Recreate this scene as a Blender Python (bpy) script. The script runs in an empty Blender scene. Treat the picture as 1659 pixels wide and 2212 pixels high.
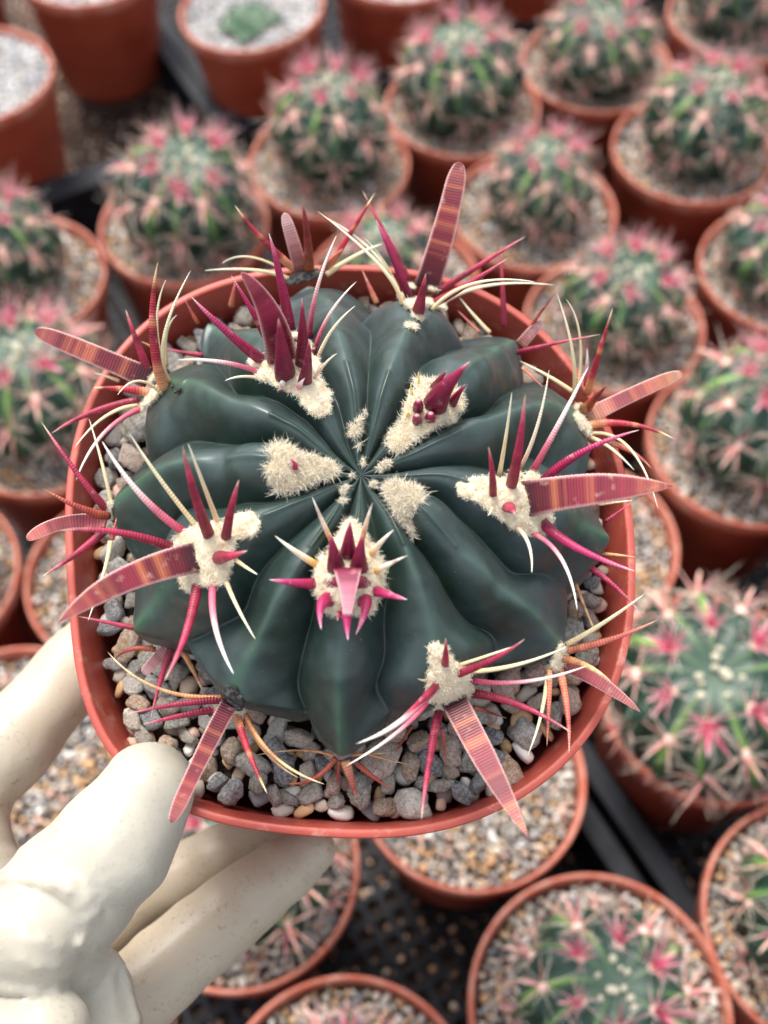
import bpy, bmesh, math, random
import numpy as np
from mathutils import Vector, Matrix, noise
random.seed(7); RNG = np.random.default_rng(7)
S = 0.01                      # all modelling numbers are centimetres; meshes and locations are stored in metres
sc = bpy.context.scene
COL = sc.collection

# ------------------------------------------------------------------ camera
FOV, PITCH, CAMH = 50.0, math.radians(32), 49.0
FPX = 1106 / math.tan(math.radians(FOV / 2))
cam = bpy.data.objects.new('camera', bpy.data.cameras.new('camera'))
COL.objects.link(cam); sc.camera = cam
cam.location = (0, 0, CAMH * S); cam.rotation_euler = (PITCH, 0, 0)
cam.data.sensor_fit = 'VERTICAL'; cam.data.sensor_height = 24; cam.data.sensor_width = 18
cam.data.lens = 12 / math.tan(math.radians(FOV / 2))
cam.data.clip_start = 0.01; cam.data.clip_end = 50
cam.data.dof.use_dof = True; cam.data.dof.focus_distance = 0.228; cam.data.dof.aperture_fstop = 7.6

# ------------------------------------------------------------------ world, sun
SUN_EL, SUN_AZ = 62, -28       # degrees; azimuth measured from +y towards +x
w = bpy.data.worlds.new('World'); sc.world = w; w.use_nodes = True
nt = w.node_tree; nt.nodes.clear()
sky = nt.nodes.new('ShaderNodeTexSky'); sky.sky_type = 'NISHITA'; sky.sun_disc = False
sky.sun_elevation = math.radians(SUN_EL); sky.sun_rotation = math.radians(SUN_AZ)
sky.air_density = 1.0; sky.dust_density = 3.0
hs = nt.nodes.new('ShaderNodeHueSaturation'); hs.inputs['Saturation'].default_value = 0.35
bg = nt.nodes.new('ShaderNodeBackground'); bg.inputs[1].default_value = 0.15
wo = nt.nodes.new('ShaderNodeOutputWorld')
nt.links.new(sky.outputs[0], hs.inputs['Color']); nt.links.new(hs.outputs[0], bg.inputs[0]); nt.links.new(bg.outputs[0], wo.inputs[0])
sd = bpy.data.lights.new('sun', 'SUN'); sd.energy = 1.5; sd.angle = math.radians(22); sd.color = (1, 0.95, 0.87)
sun = bpy.data.objects.new('sun', sd); COL.objects.link(sun)
e, a_ = math.radians(SUN_EL), math.radians(SUN_AZ)
sun.rotation_euler = Vector((math.cos(e) * math.sin(a_), math.cos(e) * math.cos(a_), math.sin(e))).to_track_quat('Z', 'Y').to_euler()
sc.view_settings.view_transform = 'Standard'; sc.view_settings.look = 'None'
sc.view_settings.exposure = 1.22; sc.view_settings.gamma = 1

# ------------------------------------------------------------------ helpers
def lin(c):
    c = np.asarray(c, float) / 255
    return np.where(c <= 0.04045, c / 12.92, ((c + 0.055) / 1.055) ** 2.4)
def tag(o, label=None, cat=None, group=None, kind=None):
    if label: o['label'] = label
    if cat: o['category'] = cat
    if group: o['group'] = group
    if kind: o['kind'] = kind
    return o
def empty(name, M=None):
    o = bpy.data.objects.new(name, None); COL.objects.link(o)
    o.empty_display_size = 0.02
    if M is not None: o.matrix_world = M
    return o
def mesh(name, V, F, mat=None, col=None, uv=None, smooth=True):
    """V in cm (n,3); F list or array of faces; col per-vertex rgb linear; uv per-vertex"""
    me = bpy.data.meshes.new(name)
    V = np.asarray(V, float) * S
    if isinstance(F, np.ndarray):
        k = F.shape[1]; me.vertices.add(len(V)); me.vertices.foreach_set('co', V.ravel())
        me.loops.add(F.size); me.loops.foreach_set('vertex_index', F.ravel().astype(np.int32))
        me.polygons.add(len(F)); me.polygons.foreach_set('loop_start', np.arange(0, F.size, k, dtype=np.int32))
        me.update(calc_edges=True)
    else:
        me.from_pydata([tuple(v) for v in V], [], F)
    if smooth: me.polygons.foreach_set('use_smooth', np.ones(len(me.polygons), bool))
    if col is not None:
        at = me.color_attributes.new('Col', 'FLOAT_COLOR', 'POINT')
        c4 = np.ones((len(V), 4)); col = np.asarray(col); c4[:, :col.shape[1]] = col; at.data.foreach_set('color', c4.ravel())
    if uv is not None:
        ul = me.uv_layers.new(name='UVMap'); li = np.empty(len(me.loops), np.int32); me.loops.foreach_get('vertex_index', li)
        ul.data.foreach_set('uv', np.asarray(uv, float)[li].ravel())
    if mat: me.materials.append(mat)
    return me
def obj(name, me, parent=None, M=None):
    o = bpy.data.objects.new(name, me); COL.objects.link(o)
    if parent is not None: o.parent = parent
    if M is not None: o.matrix_basis = M
    return o
def nrm(v): v = np.asarray(v, float); return v / max(np.linalg.norm(v), 1e-9)

# ------------------------------------------------------------------ materials
def mat(name, build):
    m = bpy.data.materials.new(name); m.use_nodes = True
    t = m.node_tree; t.nodes.clear()
    b = t.nodes.new('ShaderNodeBsdfPrincipled'); o = t.nodes.new('ShaderNodeOutputMaterial')
    t.links.new(b.outputs[0], o.inputs[0]); build(t, b); return m
def N(t, typ, **kw):
    n = t.nodes.new(typ)
    for k, v in kw.items():
        if k[0] == 'i' and k[1:].isdigit(): n.inputs[int(k[1:])].default_value = v
        elif k in n.inputs.keys() if hasattr(n.inputs, 'keys') else False: n.inputs[k].default_value = v
        else: setattr(n, k, v)
    return n
def L(t, a, b): t.links.new(a, b)
def noise_n(t, scale, detail=3, rough=0.5):
    c = t.nodes.new('ShaderNodeTexCoord'); n = t.nodes.new('ShaderNodeTexNoise')
    n.inputs['Scale'].default_value = scale; n.inputs['Detail'].default_value = detail; n.inputs['Roughness'].default_value = rough
    L(t, c.outputs['Object'], n.inputs['Vector']); return n
def ramp(t, fac, stops, interp='LINEAR'):
    r = t.nodes.new('ShaderNodeValToRGB'); r.color_ramp.interpolation = interp
    el = r.color_ramp.elements
    while len(el) > 1: el.remove(el[-1])
    for i, (p, c) in enumerate(stops):
        x = el[0] if i == 0 else el.new(p)
        x.position = p; x.color = (*c, 1) if len(c) == 3 else c
    L(t, fac, r.inputs[0]); return r
def mix(t, fac, a, b, mode='MIX'):
    m = t.nodes.new('ShaderNodeMix'); m.data_type = 'RGBA'; m.blend_type = mode
    for s, v in ((0, fac), (6, a), (7, b)):
        if isinstance(v, (float, int)): m.inputs[s].default_value = v
        elif isinstance(v, (tuple, list, np.ndarray)): m.inputs[s].default_value = (*v, 1)
        else: L(t, v, m.inputs[s])
    return m.outputs[2]
def bump(t, b, h, strength, dist):
    n = t.nodes.new('ShaderNodeBump'); n.inputs['Strength'].default_value = strength; n.inputs['Distance'].default_value = dist
    L(t, h, n.inputs['Height']); L(t, n.outputs[0], b.inputs['Normal']); return n
def attr(t, name='Col', kind='GEOMETRY'):
    a = t.nodes.new('ShaderNodeAttribute'); a.attribute_name = name; a.attribute_type = kind; return a
G = lambda *c: tuple(lin(c))

def b_body(t, b):
    a = attr(t); n1 = noise_n(t, 55, 4); n2 = noise_n(t, 1400, 2, .7); n3 = noise_n(t, 260, 4)
    c = mix(t, n1.outputs[0], mix(t, 1.0, a.outputs['Color'], (.62, .74, .66), 'MULTIPLY'), a.outputs['Color'])
    n5 = noise_n(t, 24, 6, .7)
    c = mix(t, ramp(t, n5.outputs[0], [(.42, (0, 0, 0)), (.68, (.55, .55, .55))]).outputs[0], c, (.075, .10, .115))
    sp = ramp(t, n2.outputs[0], [(0.70, (0, 0, 0)), (0.76, (1, 1, 1))])
    sm = t.nodes.new('ShaderNodeMath'); sm.operation = 'MULTIPLY'; L(t, sp.outputs[0], sm.inputs[0])
    cl = ramp(t, n3.outputs[0], [(0.42, (0, 0, 0)), (0.62, (.7, .7, .7))]); L(t, cl.outputs[0], sm.inputs[1])
    c = mix(t, sm.outputs[0], c, (.28, .34, .30)); L(t, c, b.inputs['Base Color'])
    r = ramp(t, n3.outputs[0], [(0.3, (.30,) * 3), (0.7, (.46,) * 3)]); L(t, r.outputs[0], b.inputs['Roughness'])
    b.inputs['Specular IOR Level'].default_value = .55
    b.inputs['Sheen Weight'].default_value = .05; b.inputs['Sheen Roughness'].default_value = .4
    bump(t, b, n3.outputs[0], .12, .0006)
M_BODY = mat('cactus_skin', b_body)
def b_skin2(t, b):
    a = attr(t); n1 = noise_n(t, 90, 3)
    L(t, mix(t, n1.outputs[0], mix(t, 1.0, a.outputs['Color'], (.6, .7, .65), 'MULTIPLY'), a.outputs['Color']), b.inputs['Base Color'])
    b.inputs['Roughness'].default_value = .45
M_SKIN2 = mat('cactus_skin_background', b_skin2)
def b_spine(t, b):
    a = attr(t); n = noise_n(t, 420, 3)
    uv = t.nodes.new('ShaderNodeUVMap'); uv.uv_map = 'UVMap'
    sx = t.nodes.new('ShaderNodeSeparateXYZ'); L(t, uv.outputs[0], sx.inputs[0])
    m1 = t.nodes.new('ShaderNodeMath'); m1.operation = 'MULTIPLY_ADD'; L(t, sx.outputs[0], m1.inputs[0]); m1.inputs[1].default_value = 1
    m2 = t.nodes.new('ShaderNodeMath'); m2.operation = 'MULTIPLY'; L(t, n.outputs[0], m2.inputs[0]); m2.inputs[1].default_value = 1.3; L(t, m2.outputs[0], m1.inputs[2])
    s = t.nodes.new('ShaderNodeMath'); s.operation = 'SINE'; L(t, m1.outputs[0], s.inputs[0])
    r = ramp(t, s.outputs[0], [(0.0, (0, 0, 0)), (1, (1, 1, 1))])
    inv = t.nodes.new('ShaderNodeMath'); inv.operation = 'MULTIPLY'; L(t, r.outputs[0], inv.inputs[0]); L(t, a.outputs['Alpha'], inv.inputs[1])
    c = mix(t, inv.outputs[0], a.outputs['Color'], mix(t, 1.0, a.outputs['Color'], (.74, .66, .70), 'MULTIPLY'))
    c = mix(t, ramp(t, n.outputs[0], [(.62, (0, 0, 0)), (.8, (.5, .5, .5))]).outputs[0], c, (.62, .42, .34))
    L(t, c, b.inputs['Base Color'])
    b.inputs['Roughness'].default_value = .42; b.inputs['Specular IOR Level'].default_value = .5
    b.inputs['Subsurface Weight'].default_value = .25; b.inputs['Subsurface Scale'].default_value = .002
    b.inputs['Subsurface Radius'].default_value = (1, .35, .3)
    bump(t, b, s.outputs[0], .25, .0002)
M_SPINE = mat('spine', b_spine)
def b_spine2(t, b):
    a = attr(t); L(t, a.outputs['Color'], b.inputs['Base Color']); b.inputs['Roughness'].default_value = .5
M_SPINE2 = mat('spine_background', b_spine2)
def b_wool(t, b):
    n = noise_n(t, 500, 4, .7)
    L(t, ramp(t, n.outputs[0], [(.3, G(192, 168, 134)), (.5, G(224, 210, 182)), (.75, G(236, 228, 208))]).outputs[0], b.inputs['Base Color'])
    b.inputs['Roughness'].default_value = .95; b.inputs['Specular IOR Level'].default_value = .1
    b.inputs['Subsurface Weight'].default_value = .3; b.inputs['Subsurface Scale'].default_value = .0015
    bump(t, b, n.outputs[0], .7, .0004)
M_WOOL = mat('areole_wool', b_wool)
def b_hair(t, b):
    b.inputs['Base Color'].default_value = (*G(232, 223, 203), 1); b.inputs['Roughness'].default_value = .8
M_HAIR = mat('wool_hair', b_hair)
def b_black(t, b):
    n = noise_n(t, 900, 3); L(t, ramp(t, n.outputs[0], [(.4, (.012, .011, .012)), (.75, (.12, .11, .10))]).outputs[0], b.inputs['Base Color']); b.inputs['Roughness'].default_value = .9
    bump(t, b, n.outputs[0], 1, .0006)
M_SCAB = mat('old_areole_scab', b_black)
def b_pot(t, b):
    n = noise_n(t, 30, 5, .6); n2 = noise_n(t, 700, 3)
    L(t, ramp(t, n.outputs[0], [(.3, G(172, 70, 56)), (.7, G(192, 88, 72))]).outputs[0], b.inputs['Base Color'])
    L(t, ramp(t, n.outputs[0], [(.3, (.38,) * 3), (.7, (.55,) * 3)]).outputs[0], b.inputs['Roughness'])
    n4 = noise_n(t, 160, 6, .75)
    lime = ramp(t, n4.outputs[0], [(.56, (0, 0, 0)), (.74, (.5, .5, .5))]).outputs[0]
    L(t, mix(t, lime, ramp(t, n.outputs[0], [(.3, G(158, 62, 50)), (.7, G(178, 80, 66))]).outputs[0], G(206, 170, 150)), b.inputs['Base Color'])
    bump(t, b, n2.outputs[0], .15, .0003)
M_POT = mat('terracotta_plastic', b_pot)
STONE = [(0, G(122, 128, 138)), (.09, G(184, 180, 172)), (.20, G(204, 194, 178)), (.32, G(226, 212, 190)), (.42, G(214, 166, 116)), (.50, G(136, 142, 150)),
         (.57, G(196, 150, 98)), (.65, G(230, 196, 170)), (.73, G(240, 234, 224)), (.83, G(156, 150, 128)), (.90, G(222, 164, 136)), (.95, G(96, 106, 122))]
def b_stone(t, b):
    oi = t.nodes.new('ShaderNodeObjectInfo'); n = noise_n(t, 300, 6, .75); n2 = noise_n(t, 700, 5, .8)
    base = ramp(t, oi.outputs['Random'], STONE, 'CONSTANT').outputs[0]
    c = mix(t, ramp(t, n.outputs[0], [(.36, (0, 0, 0)), (.64, (1, 1, 1))]).outputs[0], mix(t, 1.0, base, (.82, .76, .67), 'MULTIPLY'), mix(t, .68, base, (.98, .96, .93)))
    c = mix(t, ramp(t, n2.outputs[0], [(.53, (0, 0, 0)), (.60, (.8, .8, .8))]).outputs[0], c, mix(t, 1.0, base, (.34, .32, .30), 'MULTIPLY'))
    L(t, c, b.inputs['Base Color']); b.inputs['Roughness'].default_value = .75
    bump(t, b, mix(t, .5, n.outputs[0], n2.outputs[0]), 1.0, .0022)
M_STONE = mat('pebble_stone', b_stone)
def b_stone2(t, b):
    a = attr(t); n = noise_n(t, 900, 3, .7)
    L(t, mix(t, n.outputs[0], mix(t, 1.0, a.outputs['Color'], (.78, .76, .74), 'MULTIPLY'), a.outputs['Color']), b.inputs['Base Color']); b.inputs['Roughness'].default_value = .8
M_STONE2 = mat('gravel_stone', b_stone2)
def b_soil(t, b):
    n = noise_n(t, 240, 6, .75)
    L(t, ramp(t, n.outputs[0], [(.3, (.012, .009, .007)), (.55, (.07, .045, .032)), (.75, (.2, .15, .12))]).outputs[0], b.inputs['Base Color']); b.inputs['Roughness'].default_value = .95
    bump(t, b, n.outputs[0], 1, .003)
M_SOIL = mat('brown_soil', b_soil)
def b_tray(t, b):
    n = noise_n(t, 80, 4)
    L(t, ramp(t, n.outputs[0], [(.3, (.006, .007, .010)), (.8, (.020, .023, .032))]).outputs[0], b.inputs['Base Color']); b.inputs['Roughness'].default_value = .6; b.inputs['Specular IOR Level'].default_value = .25
M_TRAY = mat('black_tray_plastic', b_tray)
def b_glove(t, b):
    n = noise_n(t, 28, 4, .6); n2 = noise_n(t, 900, 3, .6); n3 = noise_n(t, 130, 5, .62)
    c = ramp(t, n.outputs[0], [(.3, G(174, 167, 150)), (.6, G(186, 181, 167))]).outputs[0]
    d = ramp(t, n3.outputs[0], [(.42, (0, 0, 0)), (.66, (.9, .9, .9))]).outputs[0]
    d2 = ramp(t, n2.outputs[0], [(.56, (0, 0, 0)), (.66, (1, 1, 1))]).outputs[0]
    m = t.nodes.new('ShaderNodeMix'); m.data_type = 'RGBA'; m.blend_type = 'MULTIPLY'; m.inputs[0].default_value = 1; L(t, d, m.inputs[6]); L(t, d2, m.inputs[7])
    a = attr(t, 'dirt')
    m3 = t.nodes.new('ShaderNodeMix'); m3.data_type = 'RGBA'; m3.blend_type = 'MULTIPLY'; m3.inputs[0].default_value = .8; L(t, m.outputs[2], m3.inputs[6]); L(t, a.outputs['Color'], m3.inputs[7])
    c = mix(t, m3.outputs[2], c, G(104, 82, 60))
    am = t.nodes.new('ShaderNodeMath'); am.operation = 'MULTIPLY'; L(t, a.outputs['Fac'], am.inputs[0]); am.inputs[1].default_value = .42
    c = mix(t, am.outputs[0], c, G(198, 178, 150))
    L(t, c, b.inputs['Base Color']); b.inputs['Roughness'].default_value = .38
    b.inputs['Subsurface Weight'].default_value = .45; b.inputs['Subsurface Scale'].default_value = .004
    b.inputs['Subsurface Radius'].default_value = (1, .75, .5)
    w_ = noise_n(t, 38, 3, .5); w_.inputs['Distortion'].default_value = .8
    bump(t, b, mix(t, .15, w_.outputs[0], n2.outputs[0]), .3, .0022)
M_GLOVE = mat('latex_glove', b_glove)
def b_leaf(t, b):
    n = noise_n(t, 120, 3); L(t, ramp(t, n.outputs[0], [(.3, G(24, 58, 30)), (.7, G(40, 84, 42))]).outputs[0], b.inputs['Base Color']); b.inputs['Roughness'].default_value = .5
M_LEAF = mat('seedling_green', b_leaf)

# ------------------------------------------------------------------ frame of the held pot (cm, local z = pot axis)
CP, SP_ = math.cos(PITCH), math.sin(PITCH)
CX, CY, CZ = np.array([1, 0, 0.]), np.array([0, CP, SP_]), np.array([0, -SP_, CP])   # camera right, up, back
CAM = np.array([0, 0, CAMH])
def ray(X, Y):
    return (X - 829.5) / FPX * CX - (Y - 1106) / FPX * CY - CZ
RIMZ = 1.05
r0 = ray(757, 1192); D0 = 24.75
tilt = math.radians(17)
back = nrm(-r0); upv = nrm(CY - back * CY.dot(back))
AX = nrm(back * math.cos(tilt) + upv * math.sin(tilt))
LX = nrm(np.cross(CY, AX)); LY = np.cross(AX, LX)
ORG = CAM + r0 * D0 - AX * RIMZ
RM = np.array([LX, LY, AX])             # world -> local rotation
def U(X, Y, z):
    """point of the held pot's frame at height z that lies along the line of sight through X, Y"""
    o = RM @ (CAM - ORG); d = RM @ ray(X, Y)
    return o + d * ((z - o[2]) / d[2])
def pxcm(P):
    Wp = RM.T @ np.asarray(P) + ORG
    return ((CAM - Wp) @ CZ) / FPX       # cm per picture unit at that point
MH = Matrix(((LX[0], LY[0], AX[0], ORG[0] * S), (LX[1], LY[1], AX[1], ORG[1] * S), (LX[2], LY[2], AX[2], ORG[2] * S), (0, 0, 0, 1)))
# crop frames used while measuring
c1 = lambda x, y: (36.9 + x * .4889, 331.8 + y * .4889)
c2 = lambda x, y: (774.2 + x * .4444, 331.8 + y * .4444)
c3 = lambda x, y: (36.9 + x * .4889, 921.6 + y * .4889)
c4 = lambda x, y: (774.2 + x * .4444, 958.5 + y * .4444)
c5 = lambda x, y: (x * .4889, 1327.1 + y * .4889)
cR = lambda x, y: (1142.8 + x * .3666, 663.6 + y * .3666)
cD = lambda x, y: (x, y)
SCL = {c1: .4889, c2: .4444, c3: .4889, c4: .4444, c5: .4889, cR: .3666, cD: 1}

# ------------------------------------------------------------------ small geometry builders
def surface_nets(f, x0, h):
    """f (nx,ny,nz) field, negative inside. returns verts, quads"""
    s = f < 0
    nx, ny, nz = f.shape
    acc = np.zeros((nx - 1, ny - 1, nz - 1, 3)); cnt = np.zeros((nx - 1, ny - 1, nz - 1))
    idx = np.indices((nx - 1, ny - 1, nz - 1)).transpose(1, 2, 3, 0).astype(float)
    def sl(o): return tuple(slice(o[i], f.shape[i] - 1 + o[i]) for i in range(3))
    for ax in range(3):
        oth = [i for i in range(3) if i != ax]
        for a in (0, 1):
            for b in (0, 1):
                o = [0, 0, 0]; o[oth[0]] = a; o[oth[1]] = b
                p = list(o); p[ax] = 1
                fa, fb = f[sl(o)], f[sl(p)]
                m = (fa < 0) != (fb < 0)
                tt = np.where(m, fa / np.where(m, fa - fb, 1), 0)
                pos = np.zeros(acc.shape); pos[..., oth[0]] = a; pos[..., oth[1]] = b; pos[..., ax] = tt
                acc += pos * m[..., None]; cnt += m
    act = cnt > 0
    vid = -np.ones(cnt.shape, int); vid[act] = np.arange(act.sum())
    V = (idx[act] + acc[act] / cnt[act][:, None]) * h + np.asarray(x0)
    Q = []
    for ax in range(3):
        u, v = (ax + 1) % 3, (ax + 2) % 3
        a = [slice(None)] * 3; b = [slice(None)] * 3
        a[ax] = slice(0, f.shape[ax] - 1); b[ax] = slice(1, None)
        m = s[tuple(a)] != s[tuple(b)]; m = m.copy()
        for k in (u, v):
            z = [slice(None)] * 3; z[k] = 0; m[tuple(z)] = False
            z[k] = -1; m[tuple(z)] = False
        I = np.argwhere(m)
        if not len(I): continue
        flip = s[tuple(a)][m]
        eu = np.zeros(3, int); eu[u] = 1; ev = np.zeros(3, int); ev[v] = 1
        g = lambda J: vid[J[:, 0], J[:, 1], J[:, 2]]
        q = np.stack([g(I - eu - ev), g(I - ev), g(I), g(I - eu)], 1)
        q[~flip] = q[~flip][:, ::-1]
        Q.append(q)
    return V, np.concatenate(Q)

def ico(sub=2):
    bm = bmesh.new(); bmesh.ops.create_icosphere(bm, subdivisions=sub, radius=1)
    V = np.array([v.co[:] for v in bm.verts]); F = np.array([[v.index for v in f.verts] for f in bm.faces]); bm.free(); return V, F
ICO3, ICO2, ICO1 = ico(3), ico(2), ico(1)
def stone_verts(rng, base, k=10, soft=60):
    D = base / np.linalg.norm(base, axis=1)[:, None]
    n = rng.normal(size=(k, 3)); n /= np.linalg.norm(n, axis=1)[:, None]
    n = np.vstack([n, -n[:4], np.eye(3), -np.eye(3)]); d = rng.uniform(.66, 1.12, len(n))
    dot = np.maximum(D @ n.T, 1e-3); r = (np.sum((dot / d) ** soft, 1)) ** (-1 / soft)
    V = D * (r * (1 + rng.normal(0, .018, len(D))))[:, None]
    sc_ = np.array([rng.uniform(1.0, 1.5), rng.uniform(.70, .95), rng.uniform(.5, .78)])
    return V * sc_
def rot(rng, flat=True):
    if flat:
        return np.array(Matrix.Rotation(rng.uniform(0, 6.28), 3, 'Z') @ Matrix.Rotation(rng.normal(0, .35), 3, 'X') @ Matrix.Rotation(rng.normal(0, .35), 3, 'Y'))
    q = rng.normal(size=4); return np.array(Vector(tuple(nrm(q)[:3])).to_track_quat('Z', 'Y').to_matrix())

# ------------------------------------------------------------------ the big cactus body
AP = U(780, 1025, 4.35)                     # the growing point fixes the plant's own axis
CXY = AP[:2].copy()
PR = np.array([[0, 4.30], [.4, 4.42], [.9, 4.62], [1.6, 4.72], [2.4, 4.62], [3.2, 4.25], [3.9, 3.75], [4.5, 3.15], [4.95, 2.6], [5.3, 2.1], [5.6, 1.7]])
_x = np.linspace(-1, 6.2, 721); _y = np.interp(np.abs(_x), PR[:, 0], PR[:, 1]); _y[_x > 5.6] = 1.7 - (_x[_x > 5.6] - 5.6) * 1.3
_k = np.exp(-(np.linspace(-2.5, 2.5, 71)) ** 2 / 2); _k /= _k.sum(); _y = np.convolve(np.pad(_y, 35, 'edge'), _k, 'valid')
def zprof(r): return np.interp(r, _x, _y)
def on_dome(X, Y, lift=0):
    zs = np.linspace(6, 1.7, 220); best = None
    for z in zs:
        P = U(X, Y, z); r = math.hypot(P[0] - CXY[0], P[1] - CXY[1])
        if z <= zprof(r) + lift: return P
    return U(X, Y, 1.7)
def dome_normal(P):
    r = math.hypot(P[0] - CXY[0], P[1] - CXY[1]); s = (zprof(r + .25) - zprof(max(r - .25, 0))) / .5
    u = nrm([P[0] - CXY[0], P[1] - CXY[1]]) if r > .05 else np.zeros(2)
    return nrm([-s * u[0], -s * u[1], 1])
RIBS = [
 [(782, 1000), (779, 930), (757, 820), (728, 720), (698, 640), (660, 592)],
 [(793, 985), (810, 900), (842, 800), (868, 740), (895, 680), (912, 640)],
 [(812, 990), (860, 945), (930, 880), (1000, 812), (1060, 757), (1124, 706)],
 [(850, 1000), (925, 963), (1010, 922), (1100, 892), (1190, 872), (1262, 900)],
 [(850, 1028), (930, 1022), (1010, 1042), (1110, 1095), (1220, 1112), (1322, 1162)],
 [(835, 1050), (885, 1085), (925, 1125), (1010, 1200), (1085, 1275), (1145, 1320), (1215, 1402)],
 [(812, 1062), (850, 1130), (888, 1220), (917, 1310), (937, 1390), (968, 1520)],
 [(782, 1062), (772, 1130), (755, 1240), (740, 1350), (732, 1450), (735, 1560), (738, 1636)],
 [(757, 1060), (710, 1130), (650, 1212), (602, 1290), (560, 1380), (522, 1450), (500, 1520)],
 [(742, 1045), (660, 1078), (560, 1118), (440, 1192), (350, 1280), (283, 1368)],
 [(745, 1024), (640, 1006), (520, 987), (400, 997), (310, 1032), (238, 1100)],
 [(755, 1002), (690, 955), (600, 905), (500, 865), (420, 830), (338, 838)],
 [(769, 985), (735, 930), (700, 870), (640, 800), (540, 728), (438, 664)]]
NR = len(RIBS)
tr = []
for R in RIBS:
    P = np.array([on_dome(*p) for p in R]); d = P[:, :2] - CXY
    th = np.unwrap(np.arctan2(d[:, 1], d[:, 0])); rr = np.maximum.accumulate(np.hypot(d[:, 0], d[:, 1]) + np.arange(len(P)) * 1e-4)
    tr.append((th, rr, P[:, 2]))
order = list(range(NR))                    # clockwise in the picture = decreasing theta
base_th = []
for k in range(NR): base_th.append(tr[k][0][-1])
base_th = np.array(base_th)
for k in range(1, NR):
    while base_th[k] > base_th[k - 1]: base_th[k] -= 2 * math.pi
    while base_th[k] < base_th[k - 1] - 2 * math.pi: base_th[k] += 2 * math.pi
NS_, NB, NU = 170, 36, 46
def rib_at(k, s):
    th, rr, zz = tr[k]; off = base_th[k] - th[-1]
    r = s * rr[-1]; q = np.interp(r, rr, np.unwrap(th)) + off
    even = base_th.mean() + (NR - 1) / 2 * 2 * math.pi / NR - k * 2 * math.pi / NR
    wgt = min(1, max(0, (s - .03) / .25)); wgt = wgt * wgt * (3 - 2 * wgt)
    return even * (1 - wgt) + q * wgt, r, float(zprof(r))
NRING = NS_ + NB
Vb = []; Cb = []
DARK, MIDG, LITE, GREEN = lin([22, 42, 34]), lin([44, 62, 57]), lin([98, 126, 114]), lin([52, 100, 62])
RT = np.zeros((NRING, NR, 3))
for i in range(NRING):
    s = min(1.0, (i / (NS_ - 1)) ** .85) if i < NS_ else 1.0
    q = 0 if i < NS_ else (i - NS_ + 1) / NB
    for k in range(NR):
        th, r, z = rib_at(k, s)
        if q > 0:
            r *= 1 - .22 * q ** 1.3; z = z * (1 - q) - .25 * q - .35 * math.sin(math.pi * q) * 0
        RT[i, k] = (th, r, z)
# keep neighbouring crests apart
for i in range(NRING):
    for _ in range(6):
        for k in range(NR):
            k2 = (k + 1) % NR
            g = RT[i, k, 0] - RT[i, k2, 0] + (0 if k2 else 2 * math.pi)
            if g < .30: RT[i, k, 0] += (.30 - g) / 2; RT[i, k2, 0] -= (.30 - g) / 2
for j in range(60):
    RT[1:-1, :, 0] = (RT[:-2, :, 0] + RT[1:-1, :, 0] * 2 + RT[2:, :, 0]) / 4
for j in range(5):
    RT[NS_ - 8:-1, :, 1:] = (RT[NS_ - 9:-2, :, 1:] + RT[NS_ - 8:-1, :, 1:] * 2 + RT[NS_ - 7:, :, 1:]) / 4
SWELL = {0: .98, 1: .86, 2: .52, 3: 1.0, 4: .68, 5: .28, 6: .88, 7: .42, 8: 1.0, 9: .68, 10: .32, 11: .9, 12: .6}
HALF = NU // 2
for i in range(NRING):
    s = min(1.0, (i / (NS_ - 1)) ** .85) if i < NS_ else 1.0
    q = 0 if i < NS_ else (i - NS_ + 1) / NB
    ring = []; rc = []
    for k in range(NR):
        k2 = (k + 1) % NR
        A = RT[i, k]; B = RT[i, k2].copy()
        if k2 == 0: B[0] -= 2 * math.pi
        # crest wave: a swollen shoulder at each areole, a waist beyond it
        vr = (A[1] + B[1]) / 2 * (1 - .01 - .105 * s ** 2.2)
        dz = .20 * min(1, s / .12) + .74 * min(1, s / .6) ** 1.3
        if q: dz = dz * (1 - q)
        vz = float(zprof(vr)) * 1.0 - dz if not q else min(A[2], B[2]) - dz
        swa = .5 * math.exp(-((s - SWELL[k]) / .10) ** 2); swb = .5 * math.exp(-((s - SWELL[k2]) / .10) ** 2)
        vt = (A[0] + B[0]) / 2 + (swb - swa) * .30 * (A[0] - B[0])
        for u_ in range(NU):
            f = u_ / NU
            if f < .5: u = f * 2; R_, tA = A, A[0]; own = k
            else: u = (1 - f) * 2; R_, tA = B, B[0]; own = k2
            sw = math.exp(-((s - SWELL[own]) / .13) ** 2)
            p = 3.2 - 2.15 * s ** .8 + 1.2 * sw * (s < .97)
            if q: p = 1.35 + .5 * q
            hgt = 1 - u ** p
            soft = math.exp(-(u / .10) ** 2)
            th = tA + (vt - tA) * u
            r = vr + (R_[1] - vr) * (hgt if s < .5 else hgt)
            z = vz + (R_[2] - vz) * hgt - .05 * soft * (p < 2.2)
            z += .06 * math.exp(-(u / .10) ** 2) * min(1, s / .3) + .20 * sw * (1 - u * u) * (1 - q) - .16 * math.exp(-((s - SWELL[own] - .20) / .08) ** 2) * (1 - u) * (SWELL[own] < .8)
            ring.append((CXY[0] + r * math.cos(th), CXY[1] + r * math.sin(th), z))
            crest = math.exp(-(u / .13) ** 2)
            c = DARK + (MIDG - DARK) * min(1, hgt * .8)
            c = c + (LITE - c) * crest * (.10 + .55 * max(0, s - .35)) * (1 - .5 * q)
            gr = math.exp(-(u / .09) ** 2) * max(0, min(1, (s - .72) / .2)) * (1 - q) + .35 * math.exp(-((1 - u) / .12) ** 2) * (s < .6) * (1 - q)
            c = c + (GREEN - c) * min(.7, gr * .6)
            rc.append(c)
    Vb.append(ring); Cb.append(rc)
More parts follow.
